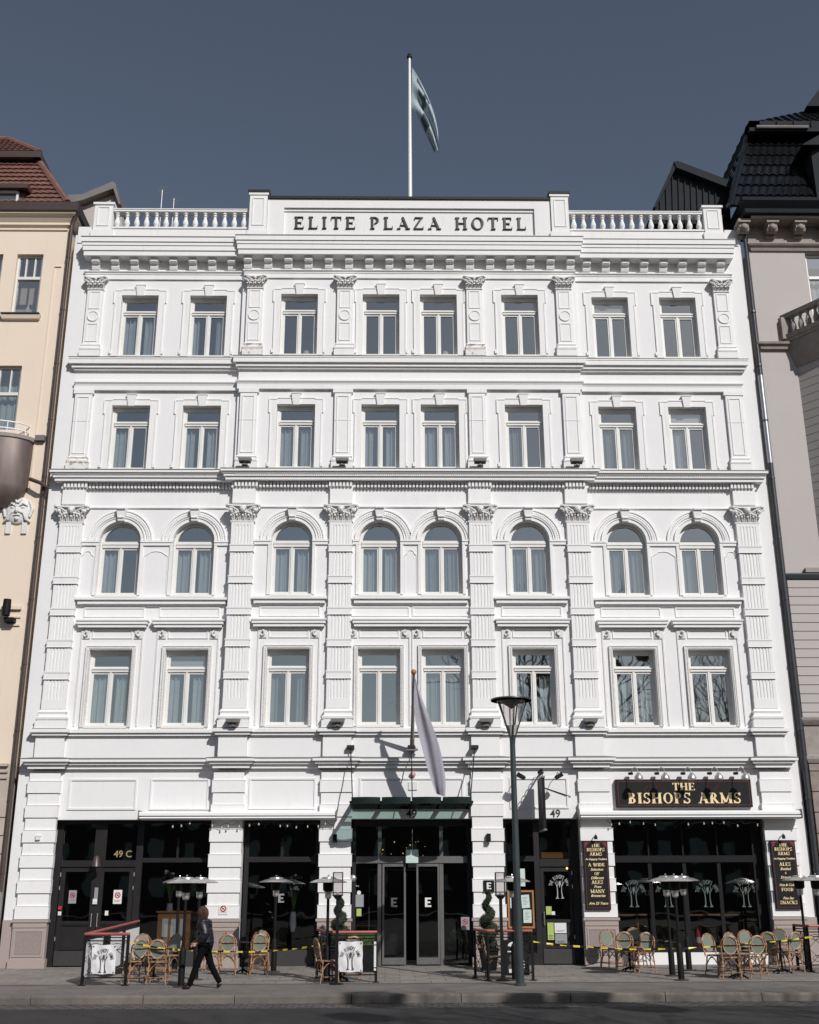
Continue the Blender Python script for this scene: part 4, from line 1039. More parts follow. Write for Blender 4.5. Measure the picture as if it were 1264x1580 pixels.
# E letters: café window and pier plate
def Emark(m,cx,cz,y,s):
    for (p,q,r,t_) in ((-.085,-.02,-.12,.12),(-.02,.085,.075,.12),(-.02,.085,-.12,-.075),(-.02,.06,-.022,.022)): m.box(cx+p*s,cx+q*s,y-.008,y,cz+r*s,cz+t_*s)
m=MB(); p=at(434,1386,YS); Emark(m,p.x,p.z,YS-.01,.95); m.build('window_letter',M['papergrey'],HT)
p=at(754.5,1367,YC-.13)
t=thing('letter_plate','small black plate with white letter E on the pier right of the entrance','sign',(p.x,0,0))
m=MB(); m.box(-.145,.145,YC-.165,YC-.13,p.z-.145,p.z+.145); m.build('plate',M['black'],t)
m=MB(); Emark(m,0,p.z,YC-.166,.72); m.build('letter',M['paper'],t)
# notices and papers stuck to things (flat, as in the photo)
def notice(px,py,w,h,y,mt,label=None,ring=False,lines=0,rot=0,mark=None):
    p=at(px,py,y); o=thing('notice',label,'notice',(p.x,y,p.z)); o.rotation_euler[1]=rot
    m=MB(); m.box(-w/2,w/2,-.006,0,-h/2,h/2); m.build('sheet',M[mt],o)
    if ring or lines:
        m=MB()
        if ring: m.ring(0,h*.12,w*.22,w*.34,0,2*PI,-.009,-.006,18); 
        for k in range(lines): m.box(-w*.35,w*.35*(1-.3*(k%2)),-.009,-.006,-h*.25-k*h*.08,-h*.25-k*h*.08+h*.025)
        m.build('print',M['redp'] if ring else M['ink'],o)
        if ring:
            m=MB(); m.box(-w*.12,w*.12,-.008,-.006,h*.07,h*.17); m.tube([(-w*.2,-.009,h*.12+w*.2),(w*.2,-.009,h*.12-w*.2)],.008,4); m.build('symbol',M['ink'],o)
    return o
yd=YS-.03
notice(181.5,1384,.23,.36,yd,'paper','white no-smoking notice on the glass of door 49 C',True,2)
notice(112,1384,.21,.34,yd,'papergrey','grey notice on the left leaf of the black double door',True,1)
notice(146.5,1391,.12,.14,yd-.05,'paper','small white label beside the door handles of door 49 C',False,1)
notice(148.5,1378,.10,.28,yd-.05,'papergrey','tall metal intercom plate between the black door leaves')
notice(164.5,1409,.09,.12,yd,'paper','small white bell-shaped tag on the glass of door 49 C')
notice(92.5,1401,.09,.09,yd-.02,'redp','small red sticker on the frame of the black double door')
notice(92,1409.5,.09,.10,yd-.02,'paper','small white sticker under the red one on the black door frame',False,1)
notice(344.5,1404,.24,.24,YC-.14,'paper','white square no-smoking sign on the pier left of the café window',True,1)
notice(553,1390,.29,.32,YE-.02,'papergrey','grey glass plate left of the entrance doors')
notice(554,1408,.13,.19,YE-.03,'lime','bright green sticker left of the entrance doors')
p=at(554,1377.5,YE-.03); m=MB(); m.ring(0,0,0,.055,0,2*PI,-.01,.0,16); o=m.build('round_sticker',M['paper'],None,loc=(p.x,YE-.02,p.z)); tag(o,'round white sticker above the grey plate by the entrance','sticker')
notice(718,1425,.22,.32,YC-.2,'papergrey','grey no-smoking sign at the foot of the pier right of the entrance',True,2)
t=thing('menu_frame','orange wooden menu frame with pinned sheets beside the pub door','menu board',tuple(at(804,1403,YS-.06)))
m=MB(); W,Hh=.72,.98
m.box(-W/2,-W/2+.05,-.03,.03,-Hh/2,Hh/2); m.box(W/2-.05,W/2,-.03,.03,-Hh/2,Hh/2); m.box(-W/2+.05,W/2-.05,-.03,.03,-Hh/2,-Hh/2+.05); m.box(-W/2+.05,W/2-.05,-.03,.03,Hh/2-.05,Hh/2); m.build('frame',M['wood'],t)
m=MB(); m.box(-W/2+.05,W/2-.05,.0,.02,-Hh/2+.05,Hh/2-.05); m.build('backing',M['black'],t)
for (x,q,w,h,r) in ((-.19,.2,.2,.34,.0),(.13,.2,.22,.34,-.06),(.17,-.18,.22,.34,.0)):
    m=MB(Matrix.Translation((x,-.005,q))@Matrix.Rotation(r,4,'Y')); m.box(-w/2,w/2,-.004,0,-h/2,h/2); s_=m.build('menu_sheet',M['paperg'],t)
    m=MB(Matrix.Translation((x,-.01,q))@Matrix.Rotation(r,4,'Y'))
    for k in range(6): m.box(-w*.3,w*.3*(1-.3*(k%3)),-.002,0,h*.3-k*h*.11,h*.3-k*h*.11+.012)
    m.build('print',M['papergrey'],s_)
notice(803,1354,.26,.46,YS-.02,'paperg','tall pale green sheet above the orange menu frame',False,2)
notice(847,1405,.15,.21,yd-.01,'lime','lime sticker on the pub door glass'); notice(854,1409,.09,.09,yd-.015,'paper','small white label beside the lime sticker on the pub door')
notice(865,1432,.32,.26,yd-.03,'paper','white certificate on the lower panel of the pub door',False,2)
notice(866,1448.5,.32,.24,yd-.03,'papergrey','grey sheet under the white certificate on the pub door',False,3)
notice(850,1437,.17,.44,yd-.03,'lime','pale yellow strip poster with a dark bottle outline on the pub door',False,3)
p=at(875,1340,YS-.03); m=MB(); m.ball((0,0,0),.03,8,6); o=m.build('door_light',M['amber'],None,loc=tuple(p)); tag(o,'tiny warm light on the frame above the pub door glass','light')
t=thing('wooden_box','shallow wooden crate standing on the transom over the pub door','crate',tuple(at(856,1320,YS+.25)))
m=MB(); m.box(-.38,.38,-.1,.1,-.08,.08); m.build('box',M['wood'],t); m=MB(); m.outline(-.38,.38,-.08,.08,-.1,.02,.01); m.build('rim',M['wood'],t)
# ---- floodlights on the ledges
def flood():
    t=thing('floodlight','flat grey floodlight tilted upward on the ledge','floodlight')
    m=MB(); m.hexa([(-.17,-.16,.05),(.17,-.16,.05),(.17,.06,.02),(-.17,.06,.02)],[(-.20,-.17,.14),(.20,-.17,.14),(.20,.06,.16),(-.20,.06,.16)]); m.build('housing',M['lead'],t)
    m=MB(); m.box(-.03,.03,-.08,0,-.05,.05); m.box(-.09,.09,-.06,.05,-.06,-.03); m.build('stand',M['lead'],t); return t
fl=flood(); kids(fl); first=True
for lv,q,nmn in ((2,f0+.09,'second-storey'),(4,d0+.16,'fourth-storey')):
    for k,p in enumerate((-5.0,-2.08,2.08,5.0)):
        o=fl if first else dup(fl); first=False; o.location=(p+.02,YC-(.40 if lv==4 else .33),q)
        tag(o,'flat grey floodlight on the %s ledge at the foot of the %s pilaster'%(nmn,['left outer','left inner','right inner','right outer'][k]),'floodlight','floodlights on the ledges')
# ---- wall lamps on the piers
def wlamp(px,py,label):
    p=at(px,py,YC-.16); t=thing('wall_lamp',label,'lamp',(p.x,YC-.13,p.z),0,'box lamps on the entrance piers')
    m=MB(); m.box(-.055,.055,-.13,-.02,-.11,.11); m.build('housing',M['black'],t); m=MB(); m.box(-.03,.03,-.02,.01,-.04,.04); m.build('wall_plate',M['black'],t)
wlamp(517,1294,'small black box lamp on the pier left of the entrance'); wlamp(754,1293,'small black box lamp on the pier right of the entrance')
p=at(148,1330,-.05); t=thing('cone_lamp','dark cone lamp over the black double door at far left','lamp',(p.x,.30,p.z))
m=MB(); m.lathe([(.045,.16),(.07,.14),(.13,-.12),(.125,-.12),(.05,.10)],(0,-.32,0),16); m.build('shade',M['pipebrown'],t,True); m=MB(); m.tube([(0,.0,.1),(0,-.3,.1)],.02,6); m.build('arm',M['black'],t)
p=at(58,1293,-.2); t=thing('wall_socket','small cream box on the far left pier','box',(p.x,-.14,p.z)); m=MB(); m.box(-.06,.06,-.05,0,-.05,.05); m.build('cover',M['frame'],t); m=MB(); m.box(-.07,.07,-.06,0,.05,.06); m.build('lid',M['frame'],t)
p=at(637,1195,YC-.05); t=thing('alarm_bell','red and white dome bell above the glass canopy','alarm',(p.x,YC,p.z)); m=MB(); m.ball((0,-.06,0),.085,12,8,1,.8,1); m.build('dome',mat('faded_pink',(.52,.33,.33),.5),t,True); m=MB(); m.box(-.12,.12,-.03,0,-.42,-.2); m.build('box',M['frame'],t)
p=at(545,1355,.0); t=thing('mirror_dome','small silver dome mirror at the left jamb of the entrance','mirror',(p.x,-.02,p.z)); m=MB(); m.ball((0,0,0),.09,10,8,1,.6,1); m.build('dome',M['steel'],t,True)
m=MB(); m.tube([(0,.02,0),(0,.22,0)],.01,6); m.build('arm',M['black'],t)
# ---- antennas on the roof
for k,(px_,py0,py1) in enumerate(((250,321,300),(268,321,313))):
    p=at(px_,py1,5.5); t=thing('antenna',['thin roof antenna behind the left balustrade','low spiky aerial behind the left balustrade'][k],'antenna',(p.x,5.5,22.2))
    h=p.z-22.2; m=MB(); m.tube([(0,0,0),(0,0,h+.2)],.02,6); m.build('mast',M['zinc'],t)
    m=MB()
    for j in range(4): m.tube([(-.15,0,h-.1+j*.09+(.1 if k==0 else -.05)),(.2,0,h-.02+j*.09+(.1 if k==0 else -.05))],.014,5)
    m.build('element',M['zinc'],t)
# ---- downpipes between the houses
def pipe(name,label,pxs,matn,r,Y):
    t=thing(name,label,'drainpipe')
    pts=[at(a,b,Y) for a,b in pxs]
    m=MB(); m.tube(pts,r,10); m.build('pipe',M[matn],t,True)
    m=MB(); q=pts[-1].z+1.5
    while q<pts[0].z-1:
        x=pts[-1].x+(pts[0].x-pts[-1].x)*(q-pts[-1].z)/(pts[0].z-pts[-1].z); m.lathe([(r+.012,q-.03),(r+.012,q+.03)],(x,Y,0),10); m.box(x-.02,x+.02,Y,Y+.15,q-.02,q+.02); q+=1.95
    m.build('pipe_clip',M[matn],t); return t
xl_=-11.06
def pxof(x,y,Y):  # straight plumb pipe
    return x
t=thing('drainpipe','brown drainpipe between the cream building and the white hotel','drainpipe')
zt=z(345,-.1)
m=MB(); m.tube([(-11.06,-.12,1.9),(-11.06,-.12,zt-.2),(-11.0,-.15,zt),(-10.85,-.25,zt+.35)],.062,10); m.build('pipe',M['pipebrown'],t,True)
m=MB(); m.tube([(-11.06,-.12,0),(-11.06,-.12,1.9)],.075,10); m.build('lower_pipe',M['zinc'],t,True)
m=MB(); q=2.4
while q<zt-1: m.lathe([(.075,q-.03),(.075,q+.03)],(-11.06,-.12,0),10); q+=1.9
m.build('pipe_clip',M['pipebrown'],t)
t=thing('drainpipe','dark grey drainpipe with a bright zinc length between the hotel and the grey building','drainpipe')
m=MB(); q1_,q2_=z(700,-.1),z(583,-.1)
m.tube([(11.04,-.12,0),(11.04,-.12,q1_-.2)],.075,10); m.tube([(11.04,-.12,q2_),(11.04,-.12,z(352,-.1)),(10.93,-.22,z(340,-.1))],.062,10); m.build('pipe',M['pipegrey'],t,True)
m=MB(); m.tube([(11.04,-.12,q1_-.3),(11.04,-.12,q2_+.1)],.082,10); m.build('zinc_section',M['zinc'],t,True)
m=MB(); q=2.4
while q<20.5: m.lathe([(.09,q-.03),(.09,q+.03)],(11.04,-.12,0),10); q+=1.9
m.build('pipe_clip',M['pipegrey'],t)
# ============================================================ LEFT NEIGHBOUR (cream)
LB=thing('cream_building','cream rendered house with red tiled mansard roof and rounded dark balcony left of the hotel','building')
XL=-11.13; YL=.0
def win_simple(par,x0,x1,q0,q1,y,top=.3,bars=2,mt='frame',curt=True,split=True):
    m=MB(); w=.07
    m.box(x0,x0+w,y,y+.08,q0,q1); m.box(x1-w,x1,y,y+.08,q0,q1); m.box(x0+w,x1-w,y,y+.08,q0,q0+w); m.box(x0+w,x1-w,y,y+.08,q1-w,q1)
    qt=q1-(q1-q0)*top; m.box(x0+w,x1-w,y-.02,y+.08,qt-.05,qt+.05)
    for k in range(1,bars+1): xx=x0+(x1-x0)*k/(bars+1); m.box(xx-.02,xx+.02,y+.01,y+.06,qt+.05,q1-w)
    o=m.build('window',M[mt],par)
    g=MB(); g.face([(x0+w,y+.05,q0+w),(x1-w,y+.05,q0+w),(x1-w,y+.05,q1-w),(x0+w,y+.05,q1-w)]); g.build('pane',M['glass'],o)
    if curt:
        c=MB(); n=24; pts=[(x0+w+(x1-x0-2*w)*k/n,y+.25+.03*sin(k*1.7)) for k in range(n+1)]
        for a,b in zip(pts[:-1],pts[1:]): c.face([(a[0],a[1],q0),(b[0],b[1],q0),(b[0],b[1],q1-(q1-q0)*.25),(a[0],a[1],q1-(q1-q0)*.25)])
        c.build('curtain',M['curtain'],o,True)
    return o
def A(px,py,Y=0): p=at(px,py,Y); return p.x,p.z
xa,qa=A(22,392); xb,_=A(64,392); _,qb=A(40,484)
w5=(A(22,440)[0]-.02,A(60,440)[0]+.04,qb,qa)
w4=(A(-40,600)[0],A(30,600)[0],A(20,664)[1],A(20,564)[1])
w5b=(A(-25,440)[0]-.9,A(2,420)[0],qb,qa)
m=MB(); qtop=A(60,327,-.1)[1]-.2; qband=A(20,1180)[1]
wallrow(m,-22,XL,16.0-1.6,qtop-0,YL,[((w5[0]+w5[1])/2,(w5[1]-w5[0])/2,w5[2],w5[3],0),((w5b[0]+w5b[1])/2,(w5b[1]-w5b[0])/2,w5b[2],w5b[3],0)],.16) if False else None
zs=(w4[3]+w5[2])/2
wallrow(m,-22,XL,zs,qtop,YL,[((w5[0]+w5[1])/2,(w5[1]-w5[0])/2,w5[2],w5[3],0),((w5b[0]+w5b[1])/2,(w5b[1]-w5b[0])/2,w5b[2],w5b[3],0)],.2)
wallrow(m,-22,XL,qband,zs,YL,[((w4[0]+w4[1])/2,(w4[1]-w4[0])/2,w4[2],w4[3],0)],.2)
m.face([(XL,0,qband),(XL,.6,qband),(XL,.6,qtop),(XL,0,qtop)]); m.face([(-22,.9,4),(XL,.9,4),(XL,.9,qtop),(-22,.9,qtop)]) 
m.build('wall',M['cream'],LB)
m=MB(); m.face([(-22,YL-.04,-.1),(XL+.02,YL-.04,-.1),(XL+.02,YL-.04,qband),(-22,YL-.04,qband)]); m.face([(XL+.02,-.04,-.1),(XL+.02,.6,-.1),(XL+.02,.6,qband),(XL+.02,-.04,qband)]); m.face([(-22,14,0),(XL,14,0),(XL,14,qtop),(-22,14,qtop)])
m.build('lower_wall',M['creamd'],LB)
# rough plinth blocks at the lower corner
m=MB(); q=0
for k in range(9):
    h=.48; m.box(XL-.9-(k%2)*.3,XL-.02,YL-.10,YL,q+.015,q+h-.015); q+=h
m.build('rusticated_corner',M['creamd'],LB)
win_simple(LB,*w5,.12,.38,2,curt=False); win_simple(LB,*w5b,.12,.38,2,curt=False); win_simple(LB,*w4,.12,.42,3)
m=MB(); m.mould([(0,w5[2]-.26),(.1,w5[2]-.22),(.14,w5[2]-.10),(.0,w5[2]-.08)],w5[0]-.12,w5[1]+.02,YL); m.mould([(0,w5[2]-.26),(.1,w5[2]-.22),(.14,w5[2]-.10),(.0,w5[2]-.08)],w5b[0]-.12,w5b[1]+.02,YL); m.build('sill',M['cream'],LB)
m=MB(); m.box(w5[0]-.25,w5[1]+.12,-.17,.1,w5[2]-.075,w5[2]-.03); m.box(w5b[0]-.25,w5b[1]+.12,-.17,.1,w5[2]-.075,w5[2]-.03); m.build('sill_flashing',M['lampgreen'],LB)
p=at(38,478,.02); m=MB(); m.lathe([(.07,-.1),(.075,.08),(.03,.14),(.03,.22)],(p.x,.3,p.z+.1),10); m.build('vase',M['paper'],LB,True)
# cornice
qc=A(60,352,-.1)[1]; qg=A(60,327,-.3)[1]
m=MB(); m.mould([(0,qc-.05),(.05,qc-.03),(.05,qc+.02),(.02,qc+.05),(.02,qg-.42),(.12,qg-.36),(.12,qg-.28),(.25,qg-.12),(.34,qg-.06),(.34,qg),(0,qg)],-23,XL-.12,YL,YL+1); m.build('cornice',M['cream'],LB)
m=MB(); m.mould([(.30,qg-.02),(.42,qg+.02),(.45,qg+.30),(.0,qg+.31)],-23,XL-.12,YL,YL+1.2); m.build('gutter',M['pipebrown'],LB)
# recessed panel edge line and mouldings
x_,q_=A(84,411); m=MB(); m.box(x_,x_+.03,YL-.025,YL,A(0,760)[1],q_); m.box(x_,XL-.15,YL-.04,YL,q_-.03,q_); m.build('panel_moulding',M['cream'],LB)
m=MB(); q=A(66,676)[1]; m.box(A(56,676)[0],XL-.06,-.14,YL,q-.12,q+.05); m.build('string_course',M['lead'],LB)
for yy,hh in ((938,.07),(950,.05),(956,.05)):
    pass
m=MB(); q=A(20,940)[1]
for k,(o,h) in enumerate(((.09,.10),(.04,.05),(.05,.05))): m.box(-22,XL-.22,YL-o,YL,q-.02-k*.24,q-.02-k*.24+h)
m.build('string_course',M['cream'],LB)
m=MB(); q=qband
for k,(o,h) in enumerate(((.10,.07),(.06,.06),(.05,.06))): m.box(-22,XL-.1,YL-.04-o,YL-.04,q-.05-k*.17,q-.05-k*.17+h)
m.build('string_course',M['creamd'],LB)
# mansard roof
def mans(px,py,Y): p=at(px,py,Y); return Vector(p)
e0=mans(104,313,-.15); e1=mans(60,250,1.3); e2=mans(12,215,3.3)
def tiles(a,b,c,d,nu,nv,thick=.05,wave=.03):
    # surface a(bottom left) b(bottom right) c(top right) d(top left), rolled pantiles in rows
    m=MB(); a,b,c,d=map(Vector,(a,b,c,d)); n=(b-a).cross(d-a).normalized()
    for j in range(nv):
        v0,v1=j/nv,(j+1)/nv
        l0=a.lerp(d,v0); r0=b.lerp(c,v0); l1=a.lerp(d,v1); r1=b.lerp(c,v1)
        R0=[];R1=[];S=[]
        for i in range(nu+1):
            u=i/nu; w=wave*abs(sin(i*PI/4)) 
            R0.append(m.P(l0.lerp(r0,u)+n*(thick+w))); R1.append(m.P(l1.lerp(r1,u)+n*(w*.6))); S.append(m.P(l0.lerp(r0,u)))
        for i in range(nu):
            m.f.append([R0[i],R0[i+1],R1[i+1],R1[i]]); m.f.append([S[i],S[i+1],R0[i+1],R0[i]])
    return m
L=-24
m=tiles((L,e0.y,e0.z),tuple(e0),tuple(e1),(L,e1.y,e1.z),216,10); m2=tiles((L,e1.y-.2,e1.z+.2),(e1.x+.05,e1.y-.2,e1.z+.2),tuple(e2),(L,e2.y,e2.z),200,7)
m.add(m2)
bk0=Vector((e0.x,9,e0.z)); bk1=Vector((e1.x,8,e1.z)); 
m3=tiles(tuple(e0),tuple(bk0),tuple(bk1),tuple(e1),60,10); m.add(m3)
m4=tiles((e1.x+.05,e1.y-.2,e1.z+.2),(e1.x+.05,8,e1.z+.2),(e2.x,6.5,e2.z),tuple(e2),40,7); m.add(m4)
m.build('roof',M['tilered'],LB)
m=MB(); m.tube([tuple(e0),tuple(e1)],.13,8); m.tube([(e1.x+.05,e1.y-.2,e1.z+.25),tuple(e2)],.12,8); m.tube([(L,e2.y,e2.z),tuple(e2)],.12,8); m.build('ridge_tile',M['tilered'],LB)
m=MB(); m.box(L,e1.x+.12,e1.y-.32,e1.y+.1,e1.z-.02,e1.z+.22); m.box(e1.x-.1,e1.x+.14,e1.y-.3,8,e1.z-.02,e1.z+.22); m.build('roof_gutter',M['pipebrown'],LB)
# dormer
dx1,dq0=A(27,316,-.2); dq1=A(20,292,-.25)[1]
m=MB(); m.box(-16,dx1+.15,-.10,1.6,dq0-.1,dq1+.05); m.build('dormer',M['pipebrown'],LB)
m=MB(); m.hexa([(-16,-.35,dq1+.0),(dx1+.30,-.35,dq1+.0),(dx1+.30,1.5,dq1+.25),(-16,1.5,dq1+.25)],[(-16,-.35,dq1+.16),(dx1+.3,-.35,dq1+.16),(dx1+.3,1.5,dq1+.42),(-16,1.5,dq1+.42)]); m.build('dormer_roof',M['pipebrown'],LB)
win_simple(LB,-15,dx1-.02,dq0-.02,dq1-.02,-.17,.0,0,curt=False)
m=MB(); q=at(4,235,2.2); m.box(-16,q.x+.45,2.0,3.5,q.z-.1,q.z+.15); m.build('roof_window',M['metaldark'],LB)
# balcony: rounded dark apron with railing
bc=A(-34,700,-.6)[0]; bx=at(46,690,-.3).x; R=bx-bc; q1=at(20,662,-.9).z; q0=at(20,740,-.9).z
m=MB()
prof=[(R*.50,q0-.62),(R*.75,q0-.48),(R*.92,q0-.22),(R*.985,q0+.05),(R,q1-.55),(R,q1-.12)]
mb2=MB(Matrix.Translation((bc,0,0))@Matrix.Diagonal((1,.48,1,1)))
mb2.lathe(prof,(0,0,0),32,PI,2*PI); mb2.lathe([(0,q0-.66),(R*.50,q0-.62)],(0,0,0),32,PI,2*PI)
mb2.build('balcony',M['bronze'],LB,True)
mb2=MB(Matrix.Translation((bc,0,0))@Matrix.Diagonal((1,.48,1,1))); mb2.lathe([(R*.98,q1-.12),(R*1.04,q1-.09),(R*1.05,q1+.02),(R*.9,q1+.06),(0,q1+.06)],(0,0,0),32,PI,2*PI); mb2.build('balcony_rim',M['taupes'],LB,True)
mb2=MB(Matrix.Translation((bc,0,0))@Matrix.Diagonal((1,.48,1,1)))
for hh in (.16,.38): mb2.tube([(R*.88*cos(a),R*.88*sin(a),q1+.06+hh) for a in [PI+PI*k/20 for k in range(21)]],.022,6)
for k in range(0,21,2): a=PI+PI*k/20; mb2.tube([(R*.88*cos(a),R*.88*sin(a),q1+.05),(R*.88*cos(a),R*.88*sin(a),q1+.44)],.016,5)
mb2.build('railing',M['polewhite'],LB)
m=MB(); p0=at(46,739,-.3); p1=at(62,745,-.35); p2=at(74,753,-.2); m.tube([tuple(p0),tuple(p1),tuple(p2),(XL+.05,-.12,p2.z-.3)],.06,8); m.build('overflow_pipe',M['pipebrown'],LB,True)
# carved mask under the balcony
c=at(27,787,-.1); m=MB(); s=.40
m.ball((c.x,-.02,c.z),.40,16,12,.98,.28,1.08)
for sg in (-1,1):
    m.tube([(c.x+sg*.05,-.14,c.z+.12),(c.x+sg*.17,-.15,c.z+.20),(c.x+sg*.30,-.10,c.z+.13)],[.02,.04,.02],6)
    m.ball((c.x+sg*.15,-.12,c.z+.08),.05,8,5,1.3,.6,.7)
    m.tube([(c.x+sg*.05,-.14,c.z-.04),(c.x+sg*.2,-.12,c.z-.10),(c.x+sg*.28,-.1,c.z-.28),(c.x+sg*.40,-.04,c.z-.36)],[.03,.05,.06,.03],6)
    m.tube([(c.x+sg*.32,-.06,c.z+.30),(c.x+sg*.42,-.04,c.z+.05),(c.x+sg*.36,-.05,c.z-.2)],[.04,.06,.04],6)
    m.box(c.x+sg*.24-.075,c.x+sg*.24+.075,-.06,.0,c.z-.72,c.z-.36)
    m.tube([(c.x+sg*.02,-.15,c.z+.22),(c.x+sg*.10,-.12,c.z+.36)],.03,6)
m.ball((c.x,-.18,c.z-.02),.06,8,6,.9,1,1.6); m.tube([(c.x-.10,-.13,c.z-.17),(c.x,-.15,c.z-.15),(c.x+.10,-.13,c.z-.17)],.025,6); m.ball((c.x,-.12,c.z-.27),.07,8,5,1,.6,.8)
m.build('carved_mask',M['carved'],LB,True)
p=at(10,945,-.25); t=thing('wall_lantern','black cylinder wall lamp on the cream building','lamp',(p.x,0,p.z),0)
m=MB(); m.lathe([(.11,.28),(.12,.05),(.11,-.20)],(0,-.28,.1),12); m.build('housing',M['black'],t,True); m=MB(); m.box(-.05,.22,-.26,0,-.26,-.14); m.build('bracket',M['black'],t)
# rear gabled house between
GB=thing('gabled_building','grey gabled roof showing between the cream building and the hotel','building')
Yg=4.0
P=lambda x,y:(at(x,y,Yg).x,at(x,y,Yg).z)
wallp=[P(118,360),P(190,360),P(186,320),P(177,298),P(130,318),P(118,318)]
m=MB(); m.prism(wallp,Yg,Yg+5); m.build('wall',M['taupe'],GB)
a,b,c,d=P(112,312),P(176,288),P(180,290),P(190,322)
m=MB(); m.prism([P(112,321),P(130,317),P(178,299),P(178,288),P(130,308),P(108,309)],Yg-.35,Yg+5.3); m.build('roof',M['lead'],GB)
m=MB(); m.prism([P(178,299),P(186,322),P(189,322),P(181,290),P(178,288)],Yg-.3,Yg+5.3); m.build('verge',M['lead'],GB)
m=MB(); m.prism([P(160,291),P(178,288),P(178,285),P(160,287)],Yg+.1,Yg+1.2); m.build('ridge_cap',M['pipebrown'],GB)
# ============================================================ RIGHT NEIGHBOUR (taupe)
RB=thing('grey_building','taupe rendered house with black tiled mansard and corner balcony right of the hotel','building')
XR0=11.17
qe=A(1200,385)[1]
wx0=A(1247,430)[0]; wq1=A(1250,390)[1]; wq0=A(1255,472)[1]
m=MB(); YB=.0
wallrow(m,XR0,24,A(1200,528)[1],qe,YB,[(wx0+.8,.8,wq0-.6,wq1,0)],.25)
qlow=A(1225,889)[1]
m.face([(XR0,YB,qlow),(24,YB,qlow),(24,YB,A(1200,528)[1]),(XR0,YB,A(1200,528)[1])]); m.face([(XR0,0,0),(XR0,.8,0),(XR0,.8,qe),(XR0,0,qe)]); m.face([(XR0,14,0),(24,14,0),(24,14,qe),(XR0,14,qe)])
m.face([(XR0,1.2,0),(24,1.2,0),(24,1.2,qe),(XR0,1.2,qe)])
m.build('wall',M['taupe'],RB)
win_simple(RB,wx0+.02,wx0+1.58,wq0-.6,wq1-.02,.14,.33,0,curt=True)
# clapboard-like rusticated stage
q=qlow; m=MB(); qk=A(1230,1110)[1]; h=.262
n=int((q-qk)/h)+1
for k in range(n):
    t=q-.12-k*h; b=max(t-h+.022,qk)
    if t>b: m.box(XR0,24,YB-.05,YB+.2,b,t)
m.box(XR0,24,YB,.3,qk,q); m.build('rusticated_wall',M['taupe'],RB)
m=MB(); m.mould([(0,qlow-.12),(.10,qlow-.10),(.14,qlow+.02),(.14,qlow+.05),(0,qlow+.1)],XR0+.08,24,YB-.0); m.build('string_course',M['lampgreen'],RB)
m=MB(); m.box(XR0+.55,24,YB-.16,YB,qlow+.08,qlow+.22); m.build('ledge_block',M['taupes'],RB)
ql=A(1235,1172)[1]
m=MB(); m.box(XR0,24,YB-.03,YB+.2,ql,qk-.15); m.build('stone_band',M['taupes'],RB)
m=MB(); m.mould([(0,qk-.18),(.06,qk-.16),(.14,qk-.05),(.16,qk+.02),(0,qk+.08)],XR0+.05,24,YB-.03); m.mould([(0,ql-.12),(.05,ql-.1),(.1,ql),(.1,ql+.08),(0,ql+.14)],XR0+.05,24,YB-.03); m.build('string_course',M['taupes'],RB)
m=MB(); q=0; r=random.Random(2); row=0
while q<ql-.2:
    h=min(.56,ql-.12-q); x=XR0
    while x<24:
        w=.75+r.random()*.5; d=r.random()*.03
        m.hexa([(x+.012,YB-.06-d,q+.012),(min(x+w,24)-.012,YB-.06-d,q+.012),(min(x+w,24)-.012,YB,q+.012),(x+.012,YB,q+.012)],[(x+.012,YB-.06-d,q+h-.012),(min(x+w,24)-.012,YB-.06-d,q+h-.012),(min(x+w,24)-.012,YB,q+h-.012),(x+.012,YB,q+h-.012)]); x+=w
    q+=h+.001; row+=1
m.face([(XR0,YB,-.1),(24,YB,-.1),(24,YB,ql),(XR0,YB,ql)])
M['blocks']=mat('rough_brown_stone',(.33,.265,.235),.9,noise=.35,nscale=4,bump=1,bscale=9)
m.build('stone_blocks',M['blocks'],RB)
# string course + canted bay
q=A(1195,526,-.2)[1]; q2=A(1195,536,-.2)[1]
xb0=A(1222,530)[0]
m=MB(); m.mould([(0,q2-.02),(.10,q2+.0),(.13,q2+.12),(.20,q2+.14),(.22,q-.02),(.0,q+.03)],XR0+.1,xb0+.4,YB); m.build('string_course',M['taupes'],RB)
bays_=[(xb0+.10,0),(xb0+.9,-1.0),(25,-1.0),(25,.2),(xb0+.10,.2)]
m=MB(); m.prismz(bays_,qlow+.25,q2-.55); 
for k in range(26):
    t=q2-.6-k*.262
    if t<qlow+.5: break
    m.prismz([(x-(.02 if i<1 else .0),y-(.025 if i in(1,2) else 0)) for i,(x,y) in enumerate(bays_)],t-.24,t)
m.build('bay',M['taupe'],RB)
m=MB(); big=[(xb0-.25,0),(xb0+.75,-1.28),(25,-1.28),(25,.1),(xb0-.25,.1)]; sm_=bays_
m.hexa([(xb0+.05,0,q2-.6),(xb0+.85,-1.04,q2-.6),(25,-1.04,q2-.6),(25,0,q2-.6)],[(xb0-.25,0,q-.0),(xb0+.72,-1.3,q-.0),(25,-1.3,q),(25,0,q)])
m.prismz([(xb0-.3,0),(xb0+.7,-1.36),(25,-1.36),(25,0)],q+.001,q+.10); m.build('balcony_slab',M['taupes'],RB)
m=MB(); qr=at(1218,487,-.1).z
